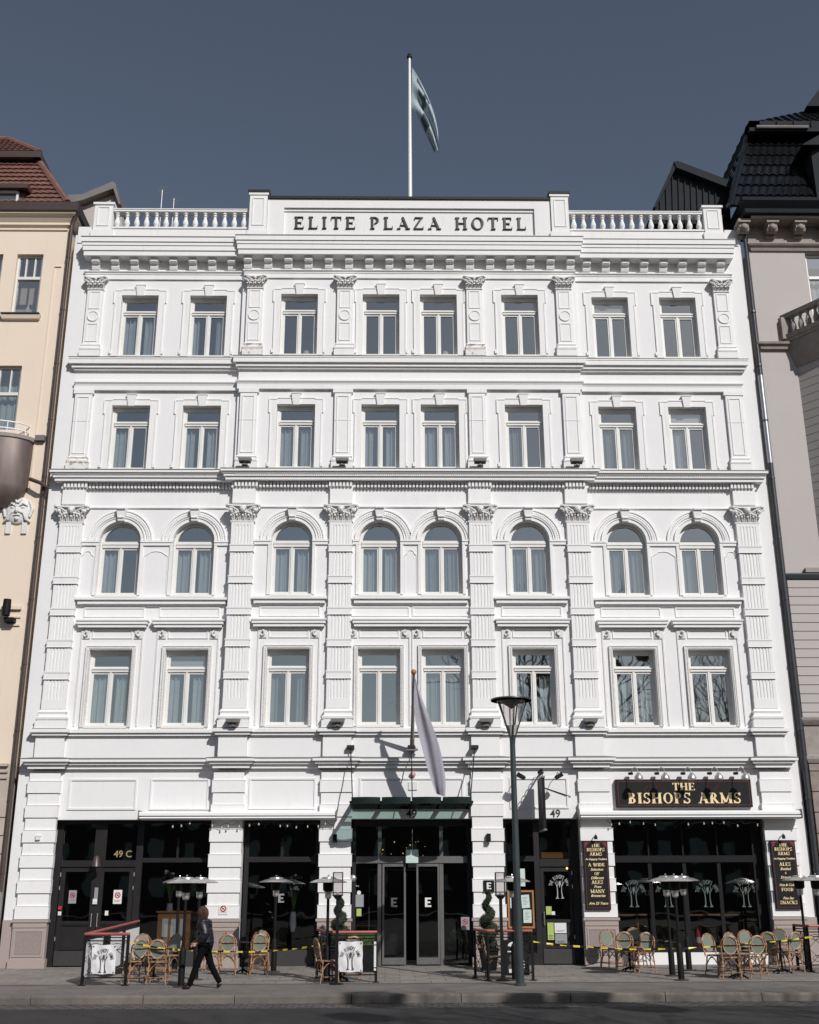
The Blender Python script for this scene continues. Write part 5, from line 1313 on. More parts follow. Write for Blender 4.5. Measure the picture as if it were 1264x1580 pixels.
for a_,b_ in (((xb0-.22,.0),(xb0+.74,-1.28)),((xb0+.74,-1.28),(25,-1.28))):
    a_=Vector((*a_,0)); b_=Vector((*b_,0)); d=(b_-a_); L_=d.length; d.normalize(); nn=Vector((-d.y,d.x,0))*.10
    for (u,v) in ((q+.10,q+.24),(qr-.14,qr)):
        m.hexa([tuple(a_-nn+Vector((0,0,u))),tuple(b_-nn+Vector((0,0,u))),tuple(b_+nn+Vector((0,0,u))),tuple(a_+nn+Vector((0,0,u)))],[tuple(a_-nn*1.3+Vector((0,0,v))),tuple(b_-nn*1.3+Vector((0,0,v))),tuple(b_+nn*1.3+Vector((0,0,v))),tuple(a_+nn*1.3+Vector((0,0,v)))])
    for s_,wd in ((0.10,.16),(L_-.12,.14)):
        c_=a_+d*s_; m.box(c_.x-wd,c_.x+wd,c_.y-.1,c_.y+.1,q+.1,qr-.1)
    bb=[(.05,0),(.09,.10),(.10,.2),(.06,.36),(.04,.44),(.07,.5),(.05,.56)]
    s_=.38
    while s_<L_-.3:
        c_=a_+d*s_; H_=qr-.14-q-.24; m.lathe([(r_,q+.24+k_/.56*H_) for r_,k_ in bb],(c_.x,c_.y,0),8); s_+=.27
m.build('balcony_balustrade',M['taupes'],RB)
win_simple(RB,xb0+1.25,xb0+2.3,A(1258,650,-1)[1],A(1258,562,-1)[1],-1.06,.35,0,mt='taupes')
# cornice, brackets
qa_=A(1200,371,-.3)[1]
m=MB(); m.mould([(0,qe-.1),(.06,qe-.08),(.10,qe+.02),(.16,qe+.06),(.20,qa_-.04),(.20,qa_),(0,qa_+.03)],XR0+.12,24,YB); m.box(XR0,24,YB-.04,YB+.3,qa_,A(1200,330,-.3)[1]+.3); m.build('cornice',M['taupes'],RB)
qs=A(1200,335,-.45)[1]
gq0=at(1200,322,-1.0).z
for px_ in (1149,1193,1236,1280,1323):
    x=at(px_,350,-.45).x; qb_=at(px_,365,-.2).z; qt_=gq0-.05
    m=MB(); m.prismx([(-.0,qb_),(-.14,qb_),(-.17,qb_+.1),(-.16,qb_+.35),(-.42,qt_-.28),(-.46,qt_-.1),(-.46,qt_),(0,qt_)],-.15,.15); m.box(-.2,.2,-.52,0,qt_-.12,qt_); m.ball((0,-.40,qt_-.26),.13,10,6)
    m.tube([(-.17,-.28,qt_-.30),(.17,-.28,qt_-.30)],.12,10)
    o=m.build('bracket',M['taupes'],RB,True,loc=(x,0,0))
m=MB(); m.box(XR0-.0,24,-.60,.3,qt_,qt_+.06); m.build('soffit',M['taupes'],RB)
# gutter and black mansard
g1=at(1200,300,-.95).z; xg=at(1133,322,-1.0).x
m=MB(); m.mould([(.55,gq0+.02),(.72,gq0+.05),(.75,gq0+.18),(.55,gq0+.22),(.80,g1-.1),(.82,g1),(.3,g1+.02)],XR0+.5,24,YB,YB+1); m.build('gutter',M['roofdark'],RB)
f0_=at(1124,300,-.3); f1_=at(1154,212,1.2)
m=tiles((f0_.x,f0_.y,g1-.05),(25,f0_.y,g1-.05),(25,f1_.y,f1_.z),(f1_.x,f1_.y,f1_.z),208,7,.035,.075); 
m.add(tiles((f0_.x,9,g1-.05),(f0_.x,f0_.y,g1-.05),(f1_.x,f1_.y,f1_.z),(f1_.x,8,f1_.z),60,7,.035,.075))
u0=at(1157,191,.9); u1=at(1250,172,4.2)
m.add(tiles((u0.x,.9,u0.z),(26,.9,u0.z),(26,4.2,u1.z),(u1.x,4.2,u1.z),160,9,.04,.06)); m.add(tiles((u0.x,9,u0.z),(u0.x,.9,u0.z),(u1.x,4.2,u1.z),(u1.x,6,u1.z),60,9,.04,.06))
m.build('roof',M['tileblack'],RB)
m=MB(); m.box(f1_.x-.05,25,.75,1.3,f1_.z-.02,u0.z+.02); m.box(f1_.x-.05,f1_.x+.3,.75,9,f1_.z-.02,u0.z+.02)
for k in range(18): m.box(f1_.x+.3+k*.6,f1_.x+.33+k*.6,.70,.75,f1_.z+.1,u0.z)
m.box(f1_.x-.12,25,.6,.8,f1_.z-.18,f1_.z-.03)
m.build('roof_band',M['roofdark'],RB)
m=MB(); m.tube([(f0_.x,f0_.y,g1),tuple(f1_)],.12,8); m.build('ridge_tile',M['tileblack'],RB)
m=MB(); m.tube([(f1_.x+.1,.55,f1_.z-.06),(A(1248,210,.6)[0],.55,f1_.z-.06)],.07,8); m.build('snow_rail',M['lead'],RB)
# dormer on the right
dx=at(1247,250,-.2).x; dq=at(1250,222,-.2).z
m=MB(); m.box(dx+.15,25,-.2,1.5,g1,dq); m.prism([(dx-.25,dq-.25),(dx+.3,dq-.25),(dx+2.0,dq+.9),(25,dq+.9),(25,dq+1.1),(dx+1.9,dq+1.1)],-.5,1.6); m.build('dormer',M['roofdark'],RB)
# chimney
cx_=at(1243,150,3.0).x; cq=at(1250,127,3.0).z; cq0=at(1250,158,3.0).z
m=MB(); m.box(cx_+.45,25,3.3,5,u1.z-1,cq0+.2); m.prism([(cx_,cq0-.15),(25,cq0-.15),(25,cq),(cx_+.9,cq),(cx_+.75,cq-.05)],3.0,5.2); m.build('chimney',M['roofdark'],RB)
# lower gabled wing, standing seams
P=lambda x,y,Y=1.2:(at(x,y,Y).x,at(x,y,Y).z)
m=MB(); m.prism([P(1005,345),P(1128,345),P(1126,300),P(1041,262),P(1010,322)],1.2,6.5); m.build('gable_wall',M['roofdark'],RB)
m=MB()
for k in range(12):
    px_=1018+k*9.5; pb=at(px_,330,1.2); pt_y=262+ (px_-1041)*.447 if px_>1041 else 262+(1041-px_)*1.94
    p=at(px_,pt_y+4,1.2); m.hexa([(pb.x-.015,1.14,pb.z-.6),(pb.x+.015,1.14,pb.z-.6),(pb.x+.015,1.2,pb.z-.6),(pb.x-.015,1.2,pb.z-.6)],[(p.x-.015,1.14,p.z),(p.x+.015,1.14,p.z),(p.x+.015,1.2,p.z),(p.x-.015,1.2,p.z)])
m.build('standing_seam',M['roofdark'],RB)
m=MB(); m.prism([P(1128,300),P(1130,289),P(1043,256),P(1037,257),P(1041,266)],.9,6.7); m.prism([P(1006,326),P(1010,326),P(1041,264),P(1038,257)],.95,6.7); m.build('verge',M['roofdark'],RB)
a_=at(1055,264,2.0); b_=at(1125,264,2.0)
m=tiles((a_.x,2.2,a_.z-.9),(b_.x+.6,2.2,a_.z-.9),(b_.x+.6,5,a_.z+.35),(a_.x-.3,5,a_.z+.35),36,6,.05,.05); m.build('wing_roof',M['tileblack'],RB)
# ============================================================ GROUND
G=ground
YK=G(632,1533.5).y      # kerb line
YK2=YK-.22
SWK=SL*YK
def sheet(name,x0,x1,y0,y1,z0,z1,mt,nx=1,ny=1):
    m=MB(); m.face([(x0,y0,z0),(x1,y0,z0),(x1,y1,z1),(x0,y1,z1)]); return tag(m.build(name,mt),None,None,None,'structure')
YA=G(632,1517).y
M['slab']=brickmat('pavement_slabs',(.215,.196,.18),(.26,.236,.216),(.11,.10,.092),.70,.50,.012,axes='XY',noise=.25,offset=.5,bump=.6,rotz=0)
M['sett']=brickmat('small_setts',(.165,.152,.145),(.19,.175,.165),(.09,.08,.078),.14,.11,.012,axes='XY',noise=.3,bump=.8)
M['smooth']=mat('worn_paving',(.195,.178,.165),.85,noise=.42,nscale=1.4,bump=.3,bscale=40,det=8)
M['road']=mat('asphalt',(.042,.039,.041),.9,noise=.50,nscale=.8,bump=.8,bscale=90,det=9)
M['cobble']=brickmat('gutter_cobbles',(.085,.077,.072),(.12,.108,.10),(.035,.032,.03),.26,.19,.028,axes='XY',noise=.4,bump=1)
M['kerb']=mat('granite_kerb',(.215,.185,.155),.8,col2=(.095,.088,.085),nscale=1.1,bump=.6,bscale=50,det=8)
M['kerbtop']=mat('kerb_top',(.30,.235,.17),.8,noise=.35,nscale=4,det=8,bump=.4,bscale=50)
sheet('pavement',-60,60,YA,.6,SL*YA,0,M['slab'])
sheet('pavement_strip',-60,60,YA-.16,YA,SL*(YA-.16)+.004,SL*YA+.004,M['kerb'])
sheet('pavement_setts',-60,60,YK-.0,YA-.16,SL*YK,SL*(YA-.16),M['smooth'])
m=MB()
sheet('pavement_border',-60,60,YK,YK+.38,SL*YK+.004,SL*(YK+.38)+.004,M['sett'])
m=MB(); r=random.Random(3); x=-30.
mt=MB()
while x<30:
    w=1.55+r.random()*.9; d=r.random()*.012
    b=.022
    y0,y1,z0,z1=YK-.26-d,YK-.001,SWK-.30,SWK+.004+d
    m.prismx([(y0,z0),(y1,z0),(y1,z1),(y0+.035,z1),(y0+.01,z1-.012),(y0,z1-.04)],x+.008,x+w-.008); 
    mt.box(x+.012,x+w-.012,y0+.03,y0+.07,z1-.001,z1+.003)
    x+=w
tag(m.build('kerb',M['kerb']),None,None,None,'structure'); tag(mt.build('kerb_edge_line',M['kerbtop']),None,None,None,'structure')
ZR=SWK-.15
YGt=YK-.26
sheet('gutter',-60,60,YGt-.75,YGt+.05,ZR-.02,ZR+.0,M['cobble'])
sheet('road',-60,60,-48,YGt-.75,ZR+.0,ZR-.02,M['road'])
m=MB(); m.face([(-400,-600,ZR-.06),(400,-600,ZR-.06),(400,500,ZR-.06),(-400,500,ZR-.06)]); tag(m.build('ground',M['road']),None,None,None,'structure')
def gz(y): return SL*y
# ============================================================ PATIO HEATERS
def heater():
    t=thing('patio_heater','x','heater')
    m=MB(); m.lathe([(.17,0),(.17,.02),(.07,.03)],n=16); m.build('base_plate',M['pipebrown'],t)
    m=MB(); m.lathe([(.072,.03),(.072,.72),(.06,.76),(.035,.80)],n=14); m.build('lower_tube',M['black'],t,True)
    m=MB(); m.lathe([(.033,.79),(.033,1.80)],n=10); m.build('pole',M['black'],t,True)
    m=MB(); m.lathe([(.045,1.78),(.075,1.81),(.08,1.93)],n=14); m.build('burner',M['steel'],t,True)
    m=MB(); m.lathe([(.08,1.93),(.125,1.97),(.13,2.12),(.08,2.16)],n=14); m.build('grille',M['black'],t,True)
    m=MB(); m.lathe([(.43,2.13),(.435,2.135),(.40,2.155),(.30,2.195),(.17,2.225),(.165,2.245),(.10,2.262),(0.001,2.266)],n=28); m.lathe([(.43,2.13),(.30,2.175),(.15,2.20),(0.001,2.205)],n=28); m.ball((0,0,2.29),.022,6,4); m.build('reflector',M['steel'],t,True)
    return t
hp=heater(); kids(hp)
HP=[(279,1523.5,'front patio heater of the left café cluster, beside the walking person'),(269,1501,'rear patio heater of the left café cluster, nearest the black double door'),(301,1512,'patio heater half hidden behind the walking person'),
 (422,1500,'patio heater standing alone before the café window'),(504,1517,'patio heater behind the middle railing left of the entrance'),(795,1513,'patio heater behind the lamp post and right-hand railing'),
 (1052,1513,'front one of three patio heaters in front of the pub window'),(1038,1506,'left rear one of three patio heaters in front of the pub window'),(1064,1497.5,'right rear one of three patio heaters in front of the pub window'),
 (1248,1498,'patio heater before the far right pub board'),(1275,1502,'patio heater cut by the right edge of the photo')]
for k,(a,b,l) in enumerate(HP):
    p=G(a,b); o=hp if k==0 else dup(hp); o.location=tuple(p); o.rotation_euler[2]=k*1.3; tag(o,l,'heater','patio heaters along the pavement')
# ============================================================ CHAIRS
def chair():
    t=thing('rattan_chair','x','chair'); 
    # seat faces -y (open side), back at +y
    m=MB(); m.lathe([(.001,.445),(.20,.445),(.225,.455),(.225,.47),(.20,.478),(.001,.48)],n=20); m.build('seat',M['weave'],t,True)
    m=MB(); m.tube([(.225*cos(a),.225*sin(a),.462) for a in [2*PI*k/20 for k in range(20)]],.017,6,True); m.build('seat_rim',M['rattan'],t,True)
    def hoop(rx,rz,cz,y0,lean): return [(rx*sin(a),y0+lean*(cz+rz*cos(a)-.45),cz+rz*cos(a)) for a in [2*PI*k/22 for k in range(22)]]
    m=MB(); L=.16; cz=.73
    c=[(0,.215+L*(cz-.45)+.0,cz)]; H=hoop(.150,.185,cz,.215,L)
    for k in range(22): m.face([c[0],H[k],H[(k+1)%22]])
    for k in range(22): m.face([(c[0][0],c[0][1]-.008,c[0][2]),(H[(k+1)%22][0],H[(k+1)%22][1]-.008,H[(k+1)%22][2]),(H[k][0],H[k][1]-.008,H[k][2])])
    m.build('back_panel',M['weave'],t)
    m=MB(); m.tube(hoop(.155,.19,cz,.222,L),.015,6,True)
    m.build('back_ring',M['rattanp'],t,True)
    m=MB(); pts=[(-.185,.20,.44),(-.20,.215+L*.15,.60)]+[(.215*-cos(a),.215+L*(.70+.235*sin(a)-.45),.70+.235*sin(a)) for a in [PI*k/14 for k in range(1,14)]]+[(.20,.215+L*.15,.60),(.185,.20,.44)]
    m.tube(pts,.017,6); m.tube([(-.205,.235+L*.30,.75),(0,.245+L*.3,.748),(.205,.235+L*.30,.75)],.013,6); m.tube([(-.18,.225+L*.08,.545),(.18,.225+L*.08,.545)],.012,6)
    m.build('back_frame',M['rattan'],t,True)
    for sx in (-1,1):
        for sy in (-1,1):
            m=MB(); m.tube([(sx*.175,sy*.165,.45),(sx*.19,sy*.18,.25),(sx*.215,sy*(.20 if sy<0 else .235),0)],[.018,.016,.015],6)
            for q in (.27,.13): m.lathe([(.020,q-.012),(.020,q+.012)],(sx*(.19+.0),sy*(.182 if sy<0 else .195),0),6)
            m.build('leg',M['rattan'],t,True)
    m=MB()
    def arch(p,q,h):
        p=Vector(p);q=Vector(q); return [tuple(p.lerp(q,k/8)+Vector((0,0,h*sin(PI*k/8)))) for k in range(9)]
    for sy in (-1,1): m.tube(arch((-.19,sy*.19,.24),(.19,sy*.19,.24),.18),.011,5)
    for sx in (-1,1): m.tube(arch((sx*.19,-.19,.24),(sx*.19,.19,.24),.18),.011,5)
    m.tube([(-.205,-.19,.12),(.205,-.19,.12)],.010,5); m.tube([(-.205,.21,.14),(.205,.21,.14)],.010,5); m.tube([(-.205,-.19,.13),(-.205,.215,.13)],.010,5); m.tube([(.205,-.19,.13),(.205,.215,.13)],.010,5)
    m.build('brace',M['rattan'],t,True)
    return t
cp=chair(); kids(cp)
# rotation: 0 => seat open side towards the street (-y), back towards the hotel ; PI => back to the street
CH=[(222,1508,.5,'rattan chair facing the street at left in the left café group'),(243,1521,PI,'front rattan chair with its round back to the street in the left café group'),(206,1520,PI+.6,'rattan chair beside the left railing, half behind the banner'),(258,1509,-.5,'rattan chair at the right of the left café group, beside the heater'),
 (327,1501,-1.6,'rattan chair seen sideways right behind the walking person'),(350,1507,PI+.1,'single rattan chair with its back to the street left of the small café table'),(402,1499,.15,'rearmost rattan chair of the pair at the café window'),(397,1507,PI+.25,'front rattan chair of the pair at the café window'),
 (505,1519,PI-1.2,'rattan chair squeezed behind the middle railing beside the heater'),(542,1513,PI+.2,'rattan chair peeping over the white banner on the middle railing'),
 (765,1512,1.4,'rattan chair behind the right-hand railing at the lantern post'),
 (946,1497,.3,'rattan chair by the granite pier at the left of the pub group, facing the street'),(965,1502,PI-.1,'shaded rattan chair with its back to the street in the left pub group'),(984,1493,.0,'rearmost rattan chair of the left pub group at the window'),(996,1504,PI+.05,'sunlit rattan chair with round back at the right of the left pub group'),
 (1110,1509,.55,'leftmost rattan chair of the right pub group, facing the street'),(1128,1513,PI-.1,'front left rattan chair of the right pub group, back to the street'),(1143,1506,.5,'rattan chair tucked behind the front left one in the right pub group'),(1163,1500,.25,'rearmost rattan chair of the right pub group at the window'),(1167,1513,PI+.1,'front right rattan chair of the right pub group, back to the street'),
 (1190,1503,PI-.3,'rattan chair in deep shade behind the right pub group'),(1203,1496,-.6,'rear rattan chair by the right pier, facing the street'),(1222,1503,PI+.35,'rattan chair at far right turned toward the right pier')]
for k,(a,b,rz,l) in enumerate(CH):
    p=G(a,b-2.5); o=cp if k==0 else dup(cp); o.location=tuple(p); o.rotation_euler[2]=rz; tag(o,l,'chair','green and cane rattan chairs')
# ============================================================ TABLES
def table():
    t=thing('cafe_table','x','table')
    m=MB(); m.lathe([(.001,.715),(.30,.715),(.305,.725),(.30,.738),(.001,.738)],n=24); m.build('tabletop',M['black'],t,True)
    m=MB(); m.tube([(0,0,.03),(0,0,.715)],.028,8); m.build('column',M['black'],t,True)
    m=MB()
    for k in range(4): a=PI/4+k*PI/2; m.tube([(0,0,.10),(.15*cos(a),.15*sin(a),.06),(.25*cos(a),.25*sin(a),.015)],[.025,.02,.018],6)
    m.build('foot',M['black'],t,True); return t
tp=table(); kids(tp)
TB=[(236,1513,'small black round table inside the left café group'),(374,1503,'small black round table between the café window chairs'),(525,1514,'small black round table behind the middle railing'),(973,1499,'small black round table inside the left pub group'),(1140,1510,'small black round table inside the right pub group'),(1208,1502,'small black round table near the right pier')]
for k,(a,b,l) in enumerate(TB):
    p=G(a,b); o=tp if k==0 else dup(tp); o.location=tuple(p); tag(o,l,'table','small black café tables')
# ============================================================ RAILINGS
def panel(m,a,b,h0,h1,n):
    a=Vector(a);b=Vector(b)
    def q(u,hh): p=a.lerp(b,u); return (p.x,p.y,p.z+hh)
    m.tube([q(0,h0),q(1,h0)],.014,5); m.tube([q(0,h1),q(1,h1)],.014,5)
    for k in range(n+1):
        m.tube([q(k/n,h0),q(k/n,h1)],.009,4)
    for k in range(n):
        u0,u1=k/n,(k+1)/n
        m.tube([q(u0,h0),q(u1,(h0+h1)/2)],.007,4); m.tube([q(u1,(h0+h1)/2),q(u0,h1)],.007,4); m.tube([q(u1,h0),q(u0,(h0+h1)/2),q(u1,h1)],.007,4)
        uc=(u0+u1)/2; rr=(u1-u0)*.3; 
        for hh in (h0+.15,h1-.12): m.tube([q(uc+rr*cos(t_),hh+.07*sin(t_)) for t_ in [i*PI/4 for i in range(8)]],.007,4,True)
def railing(label,pts,banners):
    t=thing('railing',label,'railing',tuple(pts[0])); o0=Vector(pts[0])
    for i in range(len(pts)-1):
        a=Vector(pts[i])-o0; b=Vector(pts[i+1])-o0
        m=MB(); d=(b-a).normalized(); m.tube([tuple(a-d*.02+Vector((0,0,1.06))),tuple(b+d*.02+Vector((0,0,1.06)))],.033,10); m.build('handrail',M['red'],t,True)
        m=MB(); panel(m,a,b,.16,.92,max(2,int((b-a).length/.35))); m.tube([tuple(a+Vector((0,0,.99))),tuple(b+Vector((0,0,.99)))],.012,5); m.build('iron_panel',M['black'],t)
    for p in pts:
        p=Vector(p)-o0; m=MB(); m.box(p.x-.03,p.x+.03,p.y-.03,p.y+.03,p.z,p.z+1.04); m.box(p.x-.07,p.x+.07,p.y-.09,p.y+.09,p.z,p.z+.015); m.build('post',M['black'],t)
    return t
def banner(label,px,py0,py1,pxw,Y,emb=True):
    p=at(px,(py0+py1)/2,Y); top=at(px,py0,Y).z; bot=at(px,py1,Y).z; w=at(px+pxw/2,py0,Y).x-at(px-pxw/2,py0,Y).x; h=top-bot
    t=thing('banner',label,'banner',(p.x,Y,bot),0,'white banners tied to the railings')
    m=MB(); N=10
    def sur(off,sgn):
        R=[]
        for j in range(N+1):
            R.append([m.P((-w/2+w*i/N+.006*sin(j*1.3),off+.012*sin(i*1.1+j*.6),h*j/N+.006*sin(i))) for i in range(N+1)])
        for j in range(N):
            for i in range(N):
                f=[R[j][i],R[j][i+1],R[j+1][i+1],R[j+1][i]]; m.f.append(f if sgn>0 else f[::-1])
    sur(-.008,1); sur(.0,-1); m.build('cloth',M['canvas'],t,True)
    if emb: m=MB(); m.add(EM,Matrix.Translation((0,-.034,h*.5))@Matrix.Diagonal((.56,1,.56,1))); m.build('emblem',M['ink'],t)
    m=MB()
    for (x,q) in ((-w/2+.03,.03),(w/2-.03,.03),(-w/2+.03,h-.03),(w/2-.03,h-.03)): m.ring(x,q,.006,.014,0,2*PI,-.03,-.02,8)
    m.build('eyelet',M['metaldark'],t)
c1=G(126,1521); c2=G(193,1521); Ys=-1.3; s2=at(214,1421.5,Ys); s2.z-=1.06
railing('black iron railing with red handrail at the far left before the double door',[tuple(s2),tuple(c1),tuple(c2)],1)
banner('white banner with tree emblem on the far left railing',160,1458,1503,37,c1.y-.06)
# light cloth lining inside the left railing
t=thing('railing_cloth','grey white cloth lining behind the far left iron railing','cloth'); a=Vector(c1); b=s2
m=MB(); dd=(b-a); n=14
for k in range(n):
    if k in (4,5,9): continue
    p=a.lerp(b,(k+.02)/n); q=a.lerp(b,(k+.98)/n); m.hexa([(p.x+.03,p.y,p.z+.16),(q.x+.03,q.y,q.z+.16),(q.x+.035,q.y,q.z+.16),(p.x+.035,p.y,p.z+.16)],[(p.x+.03,p.y,p.z+.92),(q.x+.03,q.y,q.z+.92),(q.x+.035,q.y,q.z+.92),(p.x+.035,p.y,p.z+.92)])
m.build('lining',M['canvas'],t)
d1=G(507,1517); d2=G(580,1516)
railing('black iron railing with red handrail left of the hotel entrance',[(d1.x-.35,-3.6,gz(-3.6)),tuple(d1),tuple(d2)],1)
banner('white banner with tree emblem on the middle railing left of the entrance',541,1453,1500,37,d1.y-.06)
t=thing('side_board','narrow white board strapped to the right post of the middle railing','board',(d2.x-.02,d2.y-.05,d2.z)); m=MB(); m.box(-.025,.025,-.02,0,.25,.86); m.build('board',M['paper'],t); m=MB(); m.box(-.03,.03,-.025,.005,.3,.32); m.box(-.03,.03,-.025,.005,.78,.80); m.build('strap',M['black'],t)
e1_=G(754,1513); e2_=G(823,1513)
railing('black iron railing with red handrail right of the entrance, behind the lamp post',[(e1_.x-.25,-3.8,gz(-3.8)),tuple(e1_),tuple(e2_)],1)
h1=G(1252,1500); railing('black iron railing with dull red handrail at the right edge',[(h1.x-.1,-1.9,gz(-1.9)),tuple(h1),(h1.x+1.6,h1.y,h1.z)],1)
# A-board poster
p=G(797,1512); t=thing('poster_board','black framed poster board with grey portrait, on the railing behind the lamp post','poster',(p.x,p.y-.14,p.z))
w=.58; m=MB(); m.box(-w/2,w/2,-.03,0,.10,.86); m.build('frame',M['black'],t)
M['poster']=mat('poster_print',(.42,.42,.44),.6,col2=(.03,.03,.035),nscale=9,det=6)
m=MB(); m.box(-w/2+.05,.06,-.036,-.03,.15,.82); m.box(.09,w/2-.04,-.036,-.03,.15,.82); m.build('poster_sheet',M['signblack'],t)
m=MB(); m.ball((-.09,-.036,.46),.075,14,10,1,.05,1.25); m.ball((-.09,-.034,.27),.13,14,8,1,.03,.85); m.build('portrait',M['dim'],t,True)
m=MB(); m.ring(-.08,.70,.05,.12,.3,PI-.3,-.040,-.036,12); m.box(-.2,-.02,-.04,-.036,.60,.625); m.box(-.18,-.05,-.04,-.036,.16,.24)
r=random.Random(4)
for k in range(9): m.box(.10,.12+r.random()*.08,-.04,-.036,.78-k*.065,.80-k*.065)
m.build('print',M['paper'],t)
# lantern posts
def lantern(px,py,label):
    p=G(px,py); t=thing('lantern_post',label,'lantern',tuple(p),0,'glass lanterns on black posts')
    zb=at(px,1381,p.y).z-p.z; zt=at(px,1346,p.y).z-p.z
    m=MB(); m.box(-.035,.035,-.035,.035,0,zb-.06); m.lathe([(.16,0),(.16,.02),(.04,.04)],n=14); m.build('post',M['black'],t)
    m=MB(); w=.105
    m.hexa([(-.05,-.05,zb-.09),(.05,-.05,zb-.09),(.05,.05,zb-.09),(-.05,.05,zb-.09)],[(-w,-w,zb-.02),(w,-w,zb-.02),(w,w,zb-.02),(-w,w,zb-.02)]); m.box(-w-.012,w+.012,-w-.012,w+.012,zb-.02,zb+.01)
    for sx in (-1,1):
        for sy in (-1,1): m.box(sx*w-.008,sx*w+.008,sy*w-.008,sy*w+.008,zb,zt)
    for sx in (-1,1): m.box(sx*w-.008,sx*w+.008,-w,w,zt-.016,zt); m.box(-w,w,sx*w-.008,sx*w+.008,zt-.016,zt)
    m.build('lantern_frame',M['metaldark'],t)
    g=MB()
    for s in (-1,1): g.face([(s*w,-w,zb),(s*w,w,zb),(s*w,w,zt),(s*w,-w,zt)]); g.face([(-w,s*w,zb),(w,s*w,zb),(w,s*w,zt),(-w,s*w,zt)])
    g.build('pane',M['lampglass'],t)
    g=MB(); g.lathe([(.03,zb+.01),(.03,zb+.06)],n=8); g.build('candle',M['bulb'],t,True)
lantern(519,1519,'glass lantern on a black post beside the middle railing'); lantern(776,1514,'glass lantern on a black post beside the letter plate pier')
# ============================================================ TAPE
def tape(label,pts):
    t=thing('barrier_tape',label,'tape'); 
    P=[]
    for (x,y,Y) in pts: P.append(at(x,y,Y))
    Q=[]
    for i in range(len(P)-1):
        L=(P[i+1]-P[i]).length; n=max(3,int(L/.16))
        for k in range(n): 
            u=k/n; q=P[i].lerp(P[i+1],u); q.z-=.06*sin(PI*u)*L*.25; Q.append(q)
    Q.append(P[-1])
    m=MB(); R=[]
    for k,q in enumerate(Q):
        tw=.6+.75*sin(k*1.7); up=Vector((0,sin(tw)*.021,cos(tw)*.021)); R.append((m.P(q-up),m.P(q+up)))
    for k in range(len(Q)-1): m.f.append([R[k][0],R[k+1][0],R[k+1][1],R[k][1]])
    o=m.build('ribbon',M['yellow'],t); o.data.materials.append(M['black'])
    for k,pl in enumerate(o.data.polygons): pl.material_index=k%2
yl=c1.y
tape('yellow and black barrier tape from the left railing to the middle railing',[(198,1454,yl),(278,1466,yl-.1),(345,1468,-4.5),(422,1467,-3.6),(512,1454,d1.y)])
tape('yellow and black barrier tape along the pub chairs to the right edge',[(823,1453,e1_.y),(905,1461,-4.2),(1038,1464,-4.6),(1075,1462,-4.6),(1160,1455,-4.4),(1242,1447,-4.0),(1290,1440,-4)])
# ============================================================ PLANTS
def foliage(m,c,r,n,s,rnd,sz=1):
    c=Vector(c)
    for _ in range(n):
        d=Vector((rnd.gauss(0,1),rnd.gauss(0,1),rnd.gauss(0,1))).normalized(); p=c+Vector((d.x*r,d.y*r,d.z*r*sz))*(.80+.26*rnd.random())
        a=Vector((rnd.gauss(0,1),rnd.gauss(0,1),rnd.gauss(0,1))).normalized(); b=d.cross(a)
        if b.length<.1: continue
        b.normalize(); a=(d+a*.8).normalized()
        m.face([tuple(p-b*s*.5),tuple(p+a*s),tuple(p+b*s*.5),tuple(p-a*s*.6)])
def spiral(label,px,py,h0,h1):
    p=G(px,py); t=thing('spiral_topiary',label,'topiary',tuple(p),0,'spiral topiaries beside the entrance'); rnd=random.Random(px)
    m=MB(); m.hexa([(-.17,-.17,0),(.17,-.17,0),(.17,.17,0),(-.17,.17,0)],[(-.24,-.24,h0),(.24,-.24,h0),(.24,.24,h0),(-.24,.24,h0)]); m.box(-.26,.26,-.26,.26,h0-.05,h0); m.build('pot',M['black'],t)
    m=MB(); m.tube([(0,0,h0-.02),(0,0,h1-.1)],.018,6); m.build('trunk',M['bark'],t)
    m=MB(); core=MB(); N=46; turns=3.1
    for k in range(N):
        u=k/(N-1); q=h0+.10+(h1-h0-.16)*u; R=.20*(1-u)+.05; a=u*turns*2*PI+px
        c=(R*.62*cos(a),R*.62*sin(a),q); r=.15*(1-u)+.055
        core.ball(c,r*.8,8,5); foliage(m,c,r,120,.022,rnd)
    m.add(core); m.build('foliage',M['leaf'],t); return t
spiral('spiral clipped topiary in a black pot right of the entrance',755,1497,.52,at(755,1378,G(755,1497).y).z+.1)
spiral('spiral clipped topiary left of the entrance, behind the lantern',523,1497,.52,at(523,1387,G(523,1497).y).z+.1)
def ballplant(label,px,py,kind):
    p=G(px,py); t=thing('potted_shrub',label,'potted plant',tuple(p)); rnd=random.Random(px)
    m=MB(); m.lathe([(.12,0),(.14,.03),(.06,.10),(.05,.22),(.14,.36),(.17,.60),(.19,.62),(.15,.62)],n=16) if kind=='urn' else m.box(-.34,.34,-.16,.16,0,.62); m.build('pot',M['black'],t,kind=='urn')
    m=MB(); core=MB()
    if kind=='urn':
        core.ball((0,0,.75),.15,10,6); foliage(m,(0,0,.76),.18,1500,.025,rnd,.85)
    else:
        for k in range(900):
            x=rnd.uniform(-.32,.32); y=rnd.uniform(-.14,.14); a=rnd.uniform(-.35,.35); h=rnd.uniform(.12,.36); s=.008
            m.face([(x-s,y,.6),(x+s,y,.6),(x+s+a*h*.6,y+.1*a,.6+h*.7),(x+a*h,y+.14*a,.6+h)])
        core.box(-.32,.32,-.14,.14,.55,.64)
    m.add(core); m.build('foliage',M['leafy'],t)
ballplant('round clipped shrub in a black urn at the right jamb of the entrance',707,1488,'urn'); ballplant('grassy green plant in a dark trough behind the middle railing',560,1499,'trough')
